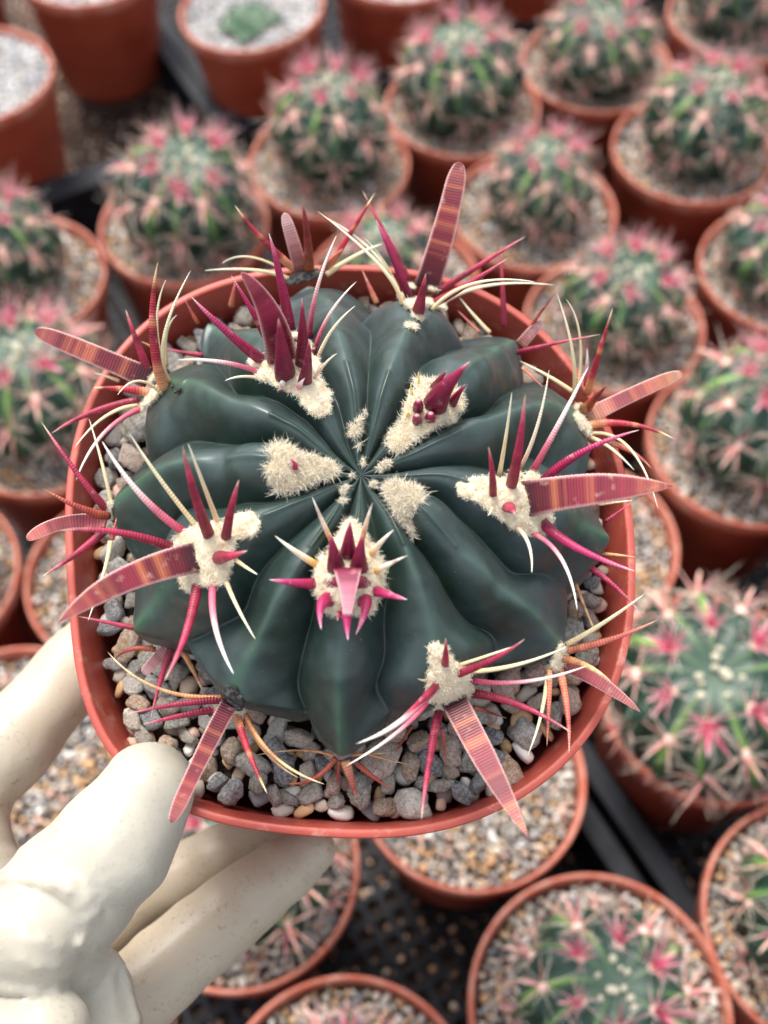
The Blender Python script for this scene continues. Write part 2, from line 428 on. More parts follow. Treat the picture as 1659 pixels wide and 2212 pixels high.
Vb = np.array(Vb); Cb = np.array(Cb)
_d = Vb - [CXY[0], CXY[1], 1.0]; _dn = _d / np.linalg.norm(_d, axis=2)[..., None]
_w = np.array([[noise.noise(Vector(p) * .9) * .10 + noise.noise(Vector(p) * 2.3 + Vector((7, 3, 1))) * .035 for p in row] for row in Vb])
Vb = Vb + _dn * (_w * np.clip(np.linalg.norm(_d[..., :2], axis=2) / 2.5, 0, 1))[..., None]
ncol = NR * NU
from_idx = np.arange(NRING * ncol).reshape(NRING, ncol)
a0 = from_idx[:-1]; a1 = from_idx[1:]
Fb = np.stack([a0, a1, np.roll(a1, -1, 1), np.roll(a0, -1, 1)], -1).reshape(-1, 4)
if True:
    # orientation check on one face
    v = Vb.reshape(-1, 3); f0 = Fb[ncol * 60]
    if np.cross(v[f0[1]] - v[f0[0]], v[f0[2]] - v[f0[0]])[2] < 0: Fb = Fb[:, ::-1].copy()
BODYV = Vb.reshape(-1, 3)
def snap(X, Y):
    """point of the body surface seen at X, Y; falls back on the crest profile"""
    o = RM @ (CAM - ORG); d = nrm(RM @ ray(X, Y))
    W = BODYV - o; t = W @ d; dist = np.linalg.norm(W - t[:, None] * d, axis=1)
    m = dist < .09
    if not m.any(): return on_dome(X, Y)
    j = np.where(m)[0][np.argmin(t[m])]
    return o + d * t[j]

held_cactus = empty('cactus', MH @ Matrix.Translation((CXY[0] * S, CXY[1] * S, 0)))
tag(held_cactus, 'large dark green ribbed cactus with broad flat crimson spines in the held pot', 'cactus')
SH = np.array([CXY[0], CXY[1], 0])
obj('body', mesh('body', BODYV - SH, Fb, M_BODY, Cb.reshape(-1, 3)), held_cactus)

# ------------------------------------------------------------------ spines of the big cactus
K = {
 'mag':   [(0, (112, 8, 52)), (.25, (150, 14, 68)), (.7, (176, 40, 100)), (.9, (214, 120, 150)), (1, (240, 214, 210))],
 'red':   [(0, (132, 22, 48)), (.3, (158, 34, 66)), (.7, (182, 48, 84)), (.88, (206, 110, 120)), (1, (238, 214, 186))],
 'deep':  [(0, (100, 4, 42)), (.5, (128, 8, 56)), (.85, (150, 26, 72)), (1, (220, 170, 170))],
 'flat':  [(0, (78, 8, 36)), (.09, (92, 14, 40)), (.12, (132, 34, 52)), (.5, (160, 42, 64)), (.75, (172, 56, 70)), (.92, (188, 96, 92)), (1, (150, 50, 66))],
 'flatm': [(0, (120, 8, 52)), (.3, (148, 22, 66)), (.7, (172, 52, 84)), (1, (196, 100, 116))],
 'flato': [(0, (214, 170, 130)), (.12, (206, 140, 120)), (.3, (172, 92, 100)), (.6, (190, 108, 98)), (.85, (204, 138, 104)), (1, (226, 196, 170))],
 'flath': [(0, (180, 116, 106)), (.5, (186, 128, 128)), (1, (206, 170, 168))],
 'shld':  [(0, (120, 16, 60)), (.12, (160, 60, 92)), (.6, (184, 104, 126)), (1, (214, 160, 170))],
 'fring': [(0, (206, 116, 110)), (.2, (176, 72, 84)), (1, (204, 116, 110))],
 'pink':  [(0, (196, 60, 96)), (.35, (216, 120, 140)), (.6, (240, 214, 206)), (1, (250, 244, 228))],
 'pale':  [(0, (226, 176, 146)), (.25, (238, 216, 186)), (1, (244, 234, 206))],
 'cream': [(0, (230, 206, 160)), (.5, (236, 222, 178)), (1, (240, 232, 204))],
 'tan':   [(0, (196, 124, 76)), (.5, (204, 156, 110)), (1, (226, 200, 156))],
 'band':  [(0, (212, 158, 112)), (.2, (206, 130, 96)), (.26, (176, 44, 60)), (.5, (160, 36, 56)), (.54, (206, 130, 90)), (.6, (166, 40, 58)), (.8, (150, 34, 44)), (.86, (216, 176, 126)), (1, (232, 210, 170))],
 'salm':  [(0, (216, 152, 110)), (.3, (206, 118, 92)), (.7, (206, 104, 96)), (1, (224, 166, 140))],
 'old':   [(0, (176, 84, 56)), (.6, (166, 64, 56)), (1, (190, 120, 90))],
 'brown': [(0, (170, 92, 50)), (.5, (150, 52, 50)), (.85, (130, 50, 50)), (1, (200, 160, 130))],
 'or':    [(0, (204, 138, 44)), (.2, (214, 166, 84)), (.35, (236, 206, 178)), (1, (248, 240, 224))],
 'yel':   [(0, (190, 170, 60)), (1, (222, 200, 120))],
}
for k_ in K: K[k_] = ([p for p, _ in K[k_]], np.array([lin(c) for _, c in K[k_]]) * {'mag': .95, 'deep': .9, 'red': .85, 'flat': .5, 'flato': .8, 'fring': .68, 'flath': .75, 'flatm': .8, 'shld': .75}.get(k_, .95))
FLAT = {'shld', 'flat', 'flatm', 'flato', 'flath', 'fring'}
def spine_mesh(P0, P1, P2, w, kind, tip=None, seed=0, shape=None, hookz=0):
    rng = np.random.default_rng(seed)
    flat = kind in FLAT
    L_ = np.linalg.norm(P2 - P0); n = int(max(14, min(90, L_ * 22))); m = 12 if not flat else 24
    t = np.linspace(0, 1, n) ** (.9)
    C = 2 * P1 - (P0 + P2) / 2
    P = (1 - t)[:, None] ** 2 * P0 + (2 * t * (1 - t))[:, None] * C + (t ** 2)[:, None] * P2
    T = np.gradient(P, axis=0); T /= np.linalg.norm(T, axis=1)[:, None]
    o = RM @ (CAM - ORG); Vd = o - P; Vd /= np.linalg.norm(Vd, axis=1)[:, None]
    nz = np.array([0, 0, 1.]) * .35 + Vd.mean(0) * .65
    X = np.cross(T, nz); X /= np.linalg.norm(X, axis=1)[:, None]; Y = np.cross(X, T)
    shape = shape or ('flat' if flat else 'cone')
    if shape == 'flat':
        wp = (1 - .28 * t) * np.where(t < .80, 1, np.sqrt(np.maximum(0, 1 - ((t - .80) / .2) ** 2)) * .88 + .12 * (t < .995)); wp[-1] = .05
        wp *= 1 - .0 * t; th = .17
    elif shape == 'shield':
        wp = 1 - .72 * t ** .8; wp[-1] = .25; th = .25
    elif shape == 'blade':
        wp = (1 - .12 * t) * (1 - t ** 2.8) ** .8; wp[-1] = .02; th = .2
    elif shape == 'banana':
        wp = np.sqrt(np.clip(1 - t, 0, 1)) * (1 - .12 * t) * (1 + .12 * np.sin(t * 3.1)); wp[-1] = .02; th = .32
    elif shape == 'fat':
        wp = (1 - t) ** .75 * (1 - .25 * t) + 0; wp *= .8 + .35 * np.sin(np.minimum(t * 5 + .6, 1.57)); wp[-1] = .01; th = .8
    elif shape == 'bud':
        wp = np.sqrt(np.clip(1 - t ** 2.2, 0, 1)); wp[-1] = .01; th = .95
    elif shape == 'thin':
        wp = (1 - t) ** .55 * .9; wp[-1] = .01; th = .7
    else:
        wp = (1 - t) ** .72; wp = wp * (1 - .15 * np.exp(-t * 9)); wp[-1] = .01; th = .72
    ann = 1 + (.018 if w > .12 else 0) * np.sin(t * L_ / .055 * 3.14 + rng.uniform(0, 6)) * (t < .9)
    wp = wp * ann * (1 + .025 * np.sin(t * rng.uniform(5, 11) + rng.uniform(0, 6)))
    ang = np.linspace(0, 2 * np.pi, m, endpoint=False)
    ca, sa = np.cos(ang), np.sin(ang)
    if flat: ca = np.sign(ca) * np.abs(ca) ** .75
    R = w / 2
    V = P[:, None] + X[:, None] * (ca[None, :, None] * (wp * R)[:, None, None]) + Y[:, None] * (sa[None, :, None] * (wp * R * th)[:, None, None])
    if flat: V -= Y[:, None] * ((1 - ca ** 2)[None, :, None] * (wp * R * .10)[:, None, None])
    V = V.reshape(-1, 3)
    ps, cs = K[kind]
    cl = np.stack([np.interp(t, ps, cs[:, i]) for i in range(3)], 1)
    nb = np.cumsum(rng.normal(size=n)); x = np.convolve(rng.normal(size=n + 8), np.ones(3) / 3, 'same')[4:n + 4]
    xb = np.convolve(rng.normal(size=n + 16), np.ones(9) / 9, 'same')[8:n + 8] * 2
    amp = {'pale': .04, 'cream': .04, 'pink': .06, 'deep': .08, 'mag': .12}.get(kind, .22)
    if kind in ('flat', 'flato', 'flatm', 'fring'): x = x * .5; xb = xb * 1.3
    cl = cl * np.clip(1 + amp * (x + xb)[:, None] * np.array([.9, 1.1, 1.0]), .45, 1.7)
    if kind in ('flat', 'flato'):
        for _ in range(rng.integers(5, 9)):
            c0 = rng.uniform(.2, .97); g = np.exp(-((t - c0) / rng.uniform(.006, .03)) ** 2) * rng.uniform(.15, .6)
            cl = cl + (lin((206, 124, 84)) - cl) * g[:, None]
    CO = np.repeat(cl[:, None], m, 1)
    if flat:
        edge = np.clip((np.abs(ca) - .84) / .14, 0, 1)[None, :, None] * (.9 * np.clip(t * 6, 0, 1))[:, None, None]
        ec = lin((236, 196, 190)); CO = CO + (ec - CO) * edge * .85
    CO = CO.reshape(-1, 3); CO = np.hstack([CO, np.full((len(CO), 1), {'cream': .05, 'pale': .1, 'pink': .3, 'tan': .2, 'or': .05, 'yel': 0, 'deep': .1, 'red': .6, 'mag': .6}.get(kind, .55 if flat else 1.0))])
    UVv = np.stack([np.repeat(t * L_ / .062 * 6.283, m), np.tile(ang, n)], 1)
    ix = np.arange(n * m).reshape(n, m)
    F = np.stack([ix[:-1], np.roll(ix[:-1], -1, 1), np.roll(ix[1:], -1, 1), ix[1:]], -1).reshape(-1, 4)
    F = [tuple(f) for f in F] + [tuple(ix[0][::-1]), tuple(ix[-1])]
    return V, F, CO, UVv

# (areole key, crop, base, mid or None, tip, width, kind, rise of the tip in cm, shape)
SPN = {}
def A(key, *rows): SPN[key] = rows
A('M', (c1, (1168, 905), (1110, 700), (990, 525), 134, 'flatm', 2.6, 'banana'),
  (c1, (1080, 905), (930, 790), (770, 633), 56, 'mag', 1.3), (c1, (1092, 800), (1030, 680), (945, 538), 36, 'mag', 1.2),
  (c1, (1205, 770), (1165, 560), (1113, 352), 56, 'mag', 2.0), (c1, (1185, 995), (1170, 860), (1155, 728), 92, 'deep', 1.9, 'fat'),
  (c1, (1258, 930), (1262, 790), (1258, 638), 66, 'deep', 1.9, 'fat'), (c1, (1268, 1012), (1285, 920), (1290, 822), 62, 'deep', 1.4, 'fat'),
  (c1, (1290, 800), (1325, 600), (1412, 360), 28, 'pink', 1.6, 'thin'), (c1, (1308, 880), (1375, 720), (1500, 565), 24, 'pink', 1.2, 'thin'),
  (c1, (1318, 925), (1385, 790), (1495, 672), 22, 'pale', 1.1, 'thin'), (c1, (1305, 1000), (1355, 935), (1414, 882), 20, 'pale', .6, 'thin'),
  (c1, (1085, 965), (910, 922), (708, 912), 30, 'pink', .9, 'thin'), (c1, (1095, 990), (1000, 985), (916, 1005), 20, 'pale', .4, 'thin'),
  (c1, (1180, 1035), None, (1170, 1005), 34, 'pink', .4, 'bud'), (c1, (1240, 1045), (1252, 1020), (1272, 990), 34, 'pink', .5, 'fat'))
A('L', (c1, (575, 985), (320, 880), (78, 782), 100, 'flat', .7), (c1, (572, 952), (525, 820), (480, 690), 42, 'red', .9),
  (c1, (640, 1035), (600, 770), (622, 478), 56, 'band', 2.2), (c1, (655, 990), (618, 760), (658, 556), 20, 'cream', 1.6, 'thin'),
  (c1, (662, 1000), (650, 810), (768, 515), 26, 'cream', 1.8, 'thin'), (c1, (655, 930), (660, 800), (706, 713), 18, 'cream', 1.2, 'thin'),
  (c1, (625, 870), None, (548, 830), 16, 'tan', .4, 'thin'), (c1, (595, 1050), (460, 1040), (335, 1035), 46, 'band', .5),
  (c1, (632, 1055), (535, 1005), (443, 1068), 18, 'cream', .8, 'thin'), (c1, (525, 1085), (330, 1145), (150, 1238), 44, 'red', .4),
  (c1, (525, 1103), (385, 1165), (253, 1302), 22, 'cream', .3, 'thin'), (c1, (548, 1118), (380, 1240), (260, 1445), 28, 'pink', .3, 'thin'),
  (c1, (450, 1000), None, (340, 968), 18, 'cream', .1, 'thin'))
A('A', (c1, (1232, 512), (1085, 380), (962, 228), 42, 'band', 1.4), (c1, (1255, 520), (1222, 400), (1180, 262), 66, 'flath', 1.1),
  (c1, (1290, 512), (1282, 360), (1258, 205), 50, 'brown', 2.0), (c1, (1370, 505), (1480, 340), (1582, 172), 36, 'band', 1.3),
  (c1, (1368, 525), (1490, 455), (1615, 398), 30, 'cream', .8, 'thin'), (c1, (1205, 548), (1050, 515), (826, 517), 24, 'cream', .6, 'thin'),
  (c1, (1145, 492), (1010, 455), (903, 487), 14, 'cream', .4, 'thin'), (c1, (1350, 500), None, (1440, 420), 30, 'salm', .7))
A('B', (c2, (332, 645), (420, 360), (492, 42), 128, 'flat', 1.6), (c2, (252, 690), (165, 500), (84, 320), 46, 'mag', 1.5),
  (c2, (242, 600), (135, 400), (20, 180), 36, 'red', 1.0), (c2, (292, 765), (310, 680), (328, 582), 60, 'red', 1.6, 'fat'),
  (c2, (395, 655), (600, 535), (815, 400), 38, 'red', 1.0), (c2, (348, 728), (540, 630), (728, 508), 46, 'red', 1.2),
  (c2, (360, 748), (560, 632), (862, 624), 24, 'cream', 1.1, 'thin'), (c2, (420, 712), (640, 640), (958, 640), 24, 'pale', .8, 'thin'),
  (c2, (215, 720), (100, 540), (-198, 280), 28, 'cream', 1.0, 'thin'), (c2, (195, 650), (60, 470), (-155, 312), 24, 'pale', .8, 'thin'),
  (c2, (180, 620), (120, 520), (30, 410), 16, 'cream', .8, 'thin'))
A('C', (c2, (372, 1222), (430, 1130), (544, 1010), 122, 'deep', 1.5, 'fat'), (c2, (365, 1140), (395, 1100), (432, 1052), 48, 'deep', .9, 'fat'),
  (c2, (452, 1215), (480, 1175), (520, 1120), 56, 'deep', .9, 'fat'), (c2, (290, 1245), None, (292, 1195), 54, 'deep', .5, 'bud'),
  (c2, (285, 1308), None, (284, 1268), 50, 'deep', .4, 'bud'), (c2, (348, 1300), None, (352, 1258), 58, 'deep', .4, 'bud'),
  (c2, (262, 1195), None, (254, 1118), 22, 'yel', .3), (c2, (295, 1142), None, (291, 1056), 18, 'yel', .3),
  (c2, (238, 1282), None, (242, 1255), 20, 'yel', .2, 'bud'), (c2, (313, 1345), None, (316, 1320), 22, 'yel', .2, 'bud'), (c2, (392, 1318), None, (472, 1258), 24, 'yel', .3))
A('D', (cR, (350, 640), (640, 500), (902, 388), 100, 'flato', .7), (cR, (352, 500), (410, 280), (494, 2), 52, 'band', 1.8),
  (cR, (345, 590), (400, 525), (464, 455), 56, 'brown', 1.3, 'fat'), (c2, (1056, 1175), (1040, 960), (964, 678), 24, 'cream', 1.7, 'thin'),
  (c2, (1078, 1130), (1075, 880), (1008, 706), 18, 'cream', 1.4, 'thin'), (c2, (1112, 1120), None, (1112, 945), 30, 'pink', .8),
  (cR, (345, 690), (600, 690), (858, 778), 54, 'band', .6), (cR, (385, 735), (600, 840), (762, 1196), 24, 'cream', .4, 'thin'),
  (cR, (372, 760), (480, 830), (622, 962), 30, 'cream', .2, 'thin'), (cR, (450, 780), (600, 850), (722, 952), 44, 'salm', -.1),
  (c2, (1048, 1148), (920, 1080), (784, 1008), 26, 'cream', .2, 'thin'), (cR, (330, 610), None, (300, 560), 60, 'tan', .6, 'fat'))
A('E', (c4, (815, 270), (1140, 222), (1528, 206), 178, 'flat', 1.7, 'blade'), (c4, (662, 265), (650, 140), (633, 15), 46, 'red', 1.5),
  (c2, (745, 1632), (780, 1430), (811, 1172), 64, 'red', 2.3), (c2, (692, 1560), (718, 1370), (746, 1160), 26, 'cream', 1.6, 'thin'),
  (c2, (790, 1535), (868, 1330), (927, 1050), 26, 'pale', 1.6, 'thin'), (c2, (855, 1542), (960, 1340), (1118, 1035), 42, 'pink', 1.4, 'thin'),
  (c2, (905, 1592), (1090, 1450), (1366, 1343), 54, 'mag', 1.2), (c4, (895, 368), (1060, 505), (1350, 621), 64, 'mag', .8),
  (c4, (752, 392), (822, 475), (843, 630), 28, 'pale', .7, 'thin'), (c4, (825, 422), (980, 550), (1064, 810), 32, 'pink', .5, 'thin'),
  (c4, (662, 300), None, (628, 352), 22, 'cream', .6), (c4, (728, 300), None, (760, 340), 74, 'red', .9), (c4, (1180, 292), None, (1334, 276), 18, 'cream', .6, 'thin'))
A('F', (c4, (1020, 982), (1200, 865), (1388, 732), 32, 'cream', 1.1, 'thin'), (c4, (1018, 1010), (1230, 950), (1455, 856), 46, 'salm', .8),
  (c4, (985, 1045), (1110, 1080), (1230, 1158), 46, 'tan', .7), (c4, (1010, 1075), (1190, 1170), (1372, 1305), 74, 'fring', .4, 'blade'),
  (c4, (985, 1090), (1015, 1290), (1024, 1508), 46, 'salm', .2), (c4, (940, 1100), (925, 1290), (916, 1472), 34, 'salm', -.3),
  (c4, (928, 1130), (885, 1330), (820, 1520), 26, 'cream', .0, 'thin'))
A('G', (c4, (462, 1240), (620, 1540), (828, 1918), 132, 'flat', 1.3, 'blade'), (c4, (425, 1092), (424, 1020), (424, 944), 44, 'red', 1.0),
  (c4, (470, 1132), (650, 1050), (808, 950), 46, 'red', 1.3), (c4, (500, 1082), (630, 1030), (775, 978), 22, 'cream', .7, 'thin'),
  (c4, (555, 1115), (780, 1072), (1018, 984), 28, 'cream', 1.0, 'thin'), (c4, (558, 1158), (820, 1155), (1114, 1078), 30, 'pink', 1.0, 'thin'),
  (c4, (555, 1222), (780, 1270), (1036, 1404), 52, 'red', .7), (c4, (398, 1310), (345, 1540), (306, 1826), 52, 'red', .8),
  (c4, (398, 1165), (210, 1345), (-12, 1458), 46, 'pink', 1.2), (c4, (342, 1262), (180, 1410), (-60, 1566), 30, 'pink', .6, 'thin'),
  (c4, (335, 1158), None, (288, 1142), 16, 'cream', .5), (c4, (400, 1165), None, (215, 1325), 44, 'red', 1.0))
A('H', (c3, (1461, 655), (1462, 730), (1460, 835), 150, 'flath', .9, 'shield'), (c3, (1372, 690), None, (1470, 680), 66, 'deep', .35, 'bud'), (c3, (1548, 690), None, (1455, 680), 66, 'deep', .35, 'bud'),
  (c3, (1465, 575), (1466, 500), (1472, 415), 80, 'deep', .9, 'fat'), (c3, (1412, 640), (1400, 560), (1384, 470), 84, 'deep', .9, 'fat'),
  (c3, (1398, 520), (1350, 420), (1303, 308), 30, 'or', 1.0), (c3, (1510, 640), (1515, 560), (1528, 470), 84, 'deep', .9, 'fat'),
  (c3, (1520, 520), (1545, 420), (1572, 335), 30, 'or', 1.0), (c3, (1350, 625), (1235, 555), (1138, 481), 40, 'or', .8),
  (c3, (1552, 582), (1600, 520), (1665, 455), 40, 'or', .7), (c4, (68, 630), (140, 590), (240, 543), 40, 'or', .7),
  (c3, (1345, 697), (1230, 690), (1113, 676), 58, 'mag', .6), (c4, (62, 712), (140, 732), (238, 758), 64, 'mag', .6),
  (c3, (1398, 765), (1345, 790), (1345, 900), 74, 'mag', .6, 'fat'), (c3, (1515, 765), (1540, 800), (1496, 920), 74, 'mag', .6, 'fat'),
  (c3, (1458, 800), (1458, 860), (1462, 944), 60, 'mag', .8, 'fat'), (c3, (1428, 815), None, (1415, 858), 24, 'mag', .4))
A('I', (c3, (935, 1225), (815, 1460), (680, 1750), 82, 'flat', .9), (c3, (905, 1215), (700, 1228), (482, 1272), 38, 'red', .4),
  (c3, (880, 1255), (710, 1280), (556, 1316), 38, 'red', .2), (c3, (960, 1265), (1020, 1430), (1106, 1622), 46, 'band', .5),
  (c3, (900, 1202), (620, 1155), (400, 995), 24, 'tan', .3, 'thin'), (c3, (1000, 1275), (1140, 1460), (1360, 1580), 26, 'tan', .2, 'thin'),
  (c3, (1000, 1300), (1110, 1450), (1245, 1552), 20, 'tan', .0, 'thin'))
A('J', (c3, (800, 575), (470, 680), (184, 866), 134, 'flat', 1.4, 'blade'), (c3, (845, 492), (785, 300), (732, 88), 60, 'red', 2.3),
  (c3, (912, 508), (945, 370), (980, 235), 54, 'red', 1.7), (c3, (872, 578), (940, 572), (1018, 548), 64, 'red', 1.3, 'fat'),
  (c3, (885, 435), (825, 260), (756, 75), 28, 'cream', 1.7, 'thin'), (c3, (785, 440), (630, 230), (497, 30), 28, 'cream', 1.4, 'thin'),
  (c3, (735, 468), (550, 305), (376, 65), 44, 'pink', 1.2, 'thin'), (c3, (695, 543), (450, 468), (192, 460), 48, 'red', 1.1),
  (c3, (788, 680), (750, 900), (650, 1125), 54, 'red', .7), (c3, (860, 682), (875, 880), (958, 1095), 40, 'pink', .7, 'thin'),
  (c3, (908, 655), (965, 780), (1053, 940), 26, 'cream', .7, 'thin'), (c3, (955, 585), None, (1063, 654), 24, 'cream', .6, 'thin'))
A('K', (c3, (1222, 195), (1228, 168), (1200, 138), 34, 'mag', .5, 'fat'),)
A('KO', (c3, (395, 365), (265, 205), (108, -20), 40, 'red', .9), (c3, (405, 395), (270, 355), (112, 272), 44, 'old', .7),
  (c3, (395, 430), (210, 425), (42, 500), 72, 'fring', .4), (c3, (390, 455), (270, 555), (108, 664), 46, 'red', .2),
  (c3, (415, 335), (375, 160), (318, -35), 22, 'cream', .7, 'thin'), (c3, (412, 505), (385, 640), (312, 862), 26, 'cream', -.3, 'thin'), (c3, (420, 500), None, (440, 400), 24, 'old', .2))
A('JO', (c3, (520, 890), (400, 865), (268, 838), 28, 'red', -.2), (c3, (610, 985), (500, 985), (425, 1035), 28, 'brown', -.3),
  (c3, (685, 975), (640, 1100), (590, 1292), 40, 'red', -.3), (c3, (680, 970), (610, 1035), (555, 1095), 62, 'flath', -.3), (c3, (735, 1000), (790, 1100), (832, 1195), 28, 'tan', -.5))
A('HO', (c3, (1410, 1462), (1310, 1555), (1188, 1577), 28, 'old', -.4), (c3, (1450, 1475), (1478, 1565), (1500, 1645), 50, 'salm', -.3),
  (c3, (1490, 1478), (1575, 1548), (1660, 1605), 30, 'old', -.4), (c3, (1425, 1475), None, (1413, 1592), 24, 'brown', -.4),
  (c3, (1400, 1455), (1250, 1430), (1055, 1452), 16, 'tan', -.2, 'thin'), (c4, (30, 1500), (120, 1530), (262, 1562), 16, 'tan', -.3, 'thin'), (c3, (1480, 1450), None, (1655, 1440), 16, 'tan', -.2, 'thin'))
A('GO', (c4, (262, 1370), None, (170, 1515), 22, 'brown', -.4), (c4, (408, 1380), None, (427, 1565), 24, 'old', -.4), (c4, (560, 1280), None, (722, 1335), 24, 'brown', -.4))
A('EO', (c4, (1050, 560), (1200, 655), (1358, 805), 46, 'red', .2), (c4, (1130, 530), (1250, 540), (1352, 552), 22, 'tan', .3), (c4, (1025, 600), (1090, 770), (1155, 925), 26, 'tan', -.2),
  (c4, (1200, 380), None, (1325, 288), 24, 'red', .2), (c4, (1000, 690), None, (985, 860), 26, 'salm', -.3))
A('CO', (c2, (775, 968), (900, 935), (1178, 878), 32, 'red', .9), (c2, (785, 935), (840, 870), (893, 812), 60, 'flath', .5),
  (c2, (800, 900), (880, 780), (972, 660), 22, 'brown', 1.1), (c2, (795, 1040), None, (905, 1142), 18, 'salm', .1))
A('BO', (c2, (708, 840), (700, 640), (690, 445), 36, 'red', .9), (c2, (640, 872), (565, 790), (492, 700), 24, 'cream', .2, 'thin'), (c2, (90, 730), None, (18, 565), 32, 'salm', .3), (c2, (590, 870), None, (480, 760), 18, 'salm', .0))
A('MO', (c1, (822, 892), (740, 880), (640, 858), 28, 'red', .1), (c1, (945, 675), None, (966, 560), 28, 'salm', .5), (c1, (800, 755), None, (738, 640), 20, 'brown', .3))
HIDE = {'KO': 2.0, 'JO': 1.2, 'HO': 1.1, 'GO': .9, 'EO': 1.4, 'CO': 1.7, 'BO': 1.3, 'MO': 1.2, 'A': None}

# wool pads: (crop, x, y, radius)
WOOL = {
 'M': [(c1, 1055, 905, 45), (c1, 1100, 960, 60), (c1, 1170, 960, 75), (c1, 1230, 1000, 75), (c1, 1290, 930, 65), (c1, 1260, 850, 55), (c1, 1300, 1030, 50), (c1, 1325, 1085, 45), (c1, 1345, 1125, 34), (c1, 1215, 800, 30)],
 'L': [(c1, 600, 985, 38), (c1, 625, 1040, 45), (c1, 580, 1085, 42), (c1, 555, 1115, 30)],
 'B': [(c2, 225, 690, 38), (c2, 270, 730, 55), (c2, 330, 720, 60), (c2, 390, 735, 48), (c2, 290, 785, 38), (c2, 262, 835, 38), (c2, 250, 640, 30), (c2, 370, 650, 30)],
 'C': [(c2, 305, 1120, 50), (c2, 370, 1130, 52), (c2, 460, 1185, 62), (c2, 290, 1200, 62), (c2, 400, 1240, 78), (c2, 300, 1290, 68), (c2, 250, 1340, 42), (c2, 440, 1290, 50), (c2, 205, 1385, 32), (c2, 175, 1408, 26)],
 'D': [(cR, 300, 600, 45), (cR, 300, 660, 45), (cR, 345, 720, 42)],
 'E': [(c4, 860, 165, 45), (c4, 760, 170, 50), (c4, 700, 230, 52), (c4, 640, 215, 38), (c4, 580, 220, 44), (c4, 510, 215, 44), (c4, 770, 260, 70), (c4, 740, 340, 60), (c4, 810, 390, 52), (c4, 880, 390, 52), (c4, 840, 300, 60), (c4, 920, 370, 34), (c4, 660, 290, 34)],
 'F': [(c4, 985, 1000, 26), (c4, 965, 1075, 28), (c4, 985, 1050, 24)],
 'G': [(c4, 440, 1095, 40), (c4, 380, 1125, 42), (c4, 430, 1170, 66), (c4, 510, 1140, 48), (c4, 385, 1220, 48), (c4, 470, 1230, 60), (c4, 400, 1285, 38), (c4, 520, 1200, 42), (c4, 380, 995, 30), (c4, 392, 1030, 22)],
 'H': [(c3, 1478, 440, 42), (c3, 1470, 500, 52), (c3, 1440, 570, 60), (c3, 1520, 570, 55), (c3, 1370, 620, 52), (c3, 1560, 620, 48), (c3, 1460, 650, 80), (c3, 1370, 710, 58), (c3, 1560, 700, 55), (c3, 1400, 790, 48), (c3, 1540, 790, 48), (c3, 1465, 750, 70)],
 'I': [(c3, 895, 1240, 28), (c3, 925, 1270, 30), (c3, 985, 1260, 22)],
 'J': [(c3, 730, 510, 40), (c3, 800, 480, 52), (c3, 880, 470, 48), (c3, 940, 460, 36), (c3, 985, 430, 30), (c3, 1022, 418, 28), (c3, 1030, 450, 20), (c3, 830, 560, 78), (c3, 890, 560, 60), (c3, 760, 640, 48), (c3, 840, 650, 60), (c3, 890, 630, 50), (c3, 750, 690, 34), (c3, 700, 540, 26)],
 'K': [(c3, 1150, 105, 32), (c3, 1190, 130, 48), (c3, 1160, 240, 38), (c3, 1220, 190, 66), (c3, 1280, 185, 48), (c3, 1340, 190, 36), (c3, 1395, 190, 22), (c3, 1140, 185, 22), (c3, 1200, 245, 32)],
 'KO': [(c3, 400, 445, 22), (c3, 408, 345, 18)],
 'Fy': [(c4, 190, 235, 44), (c4, 250, 240, 44), (c4, 285, 270, 34), (c4, 215, 300, 46), (c4, 225, 360, 32), (c4, 250, 410, 20), (c4, 268, 450, 10), (c4, 155, 215, 22)],
 'Ay': [(c1, 1480, 1210, 26), (c1, 1515, 1175, 24), (c1, 1500, 1240, 26), (c1, 1540, 1140, 18), (c1, 1510, 1290, 20), (c1, 1530, 1350, 16)],
 'Cy': [(c4, 125, 100, 26), (c4, 105, 120, 18), (c4, 145, 95, 16)],
 'Iy': [(c3, 1440, 285, 24), (c3, 1440, 325, 18), (c3, 1455, 265, 18), (c3, 1370, 335, 8)],
 'Xy': [(c3, 1450, 195, 20), (c3, 1480, 215, 14), (c3, 1570, 255, 16), (c4, 30, 75, 12), (c4, 75, 195, 14), (c3, 1530, 165, 14)],
}
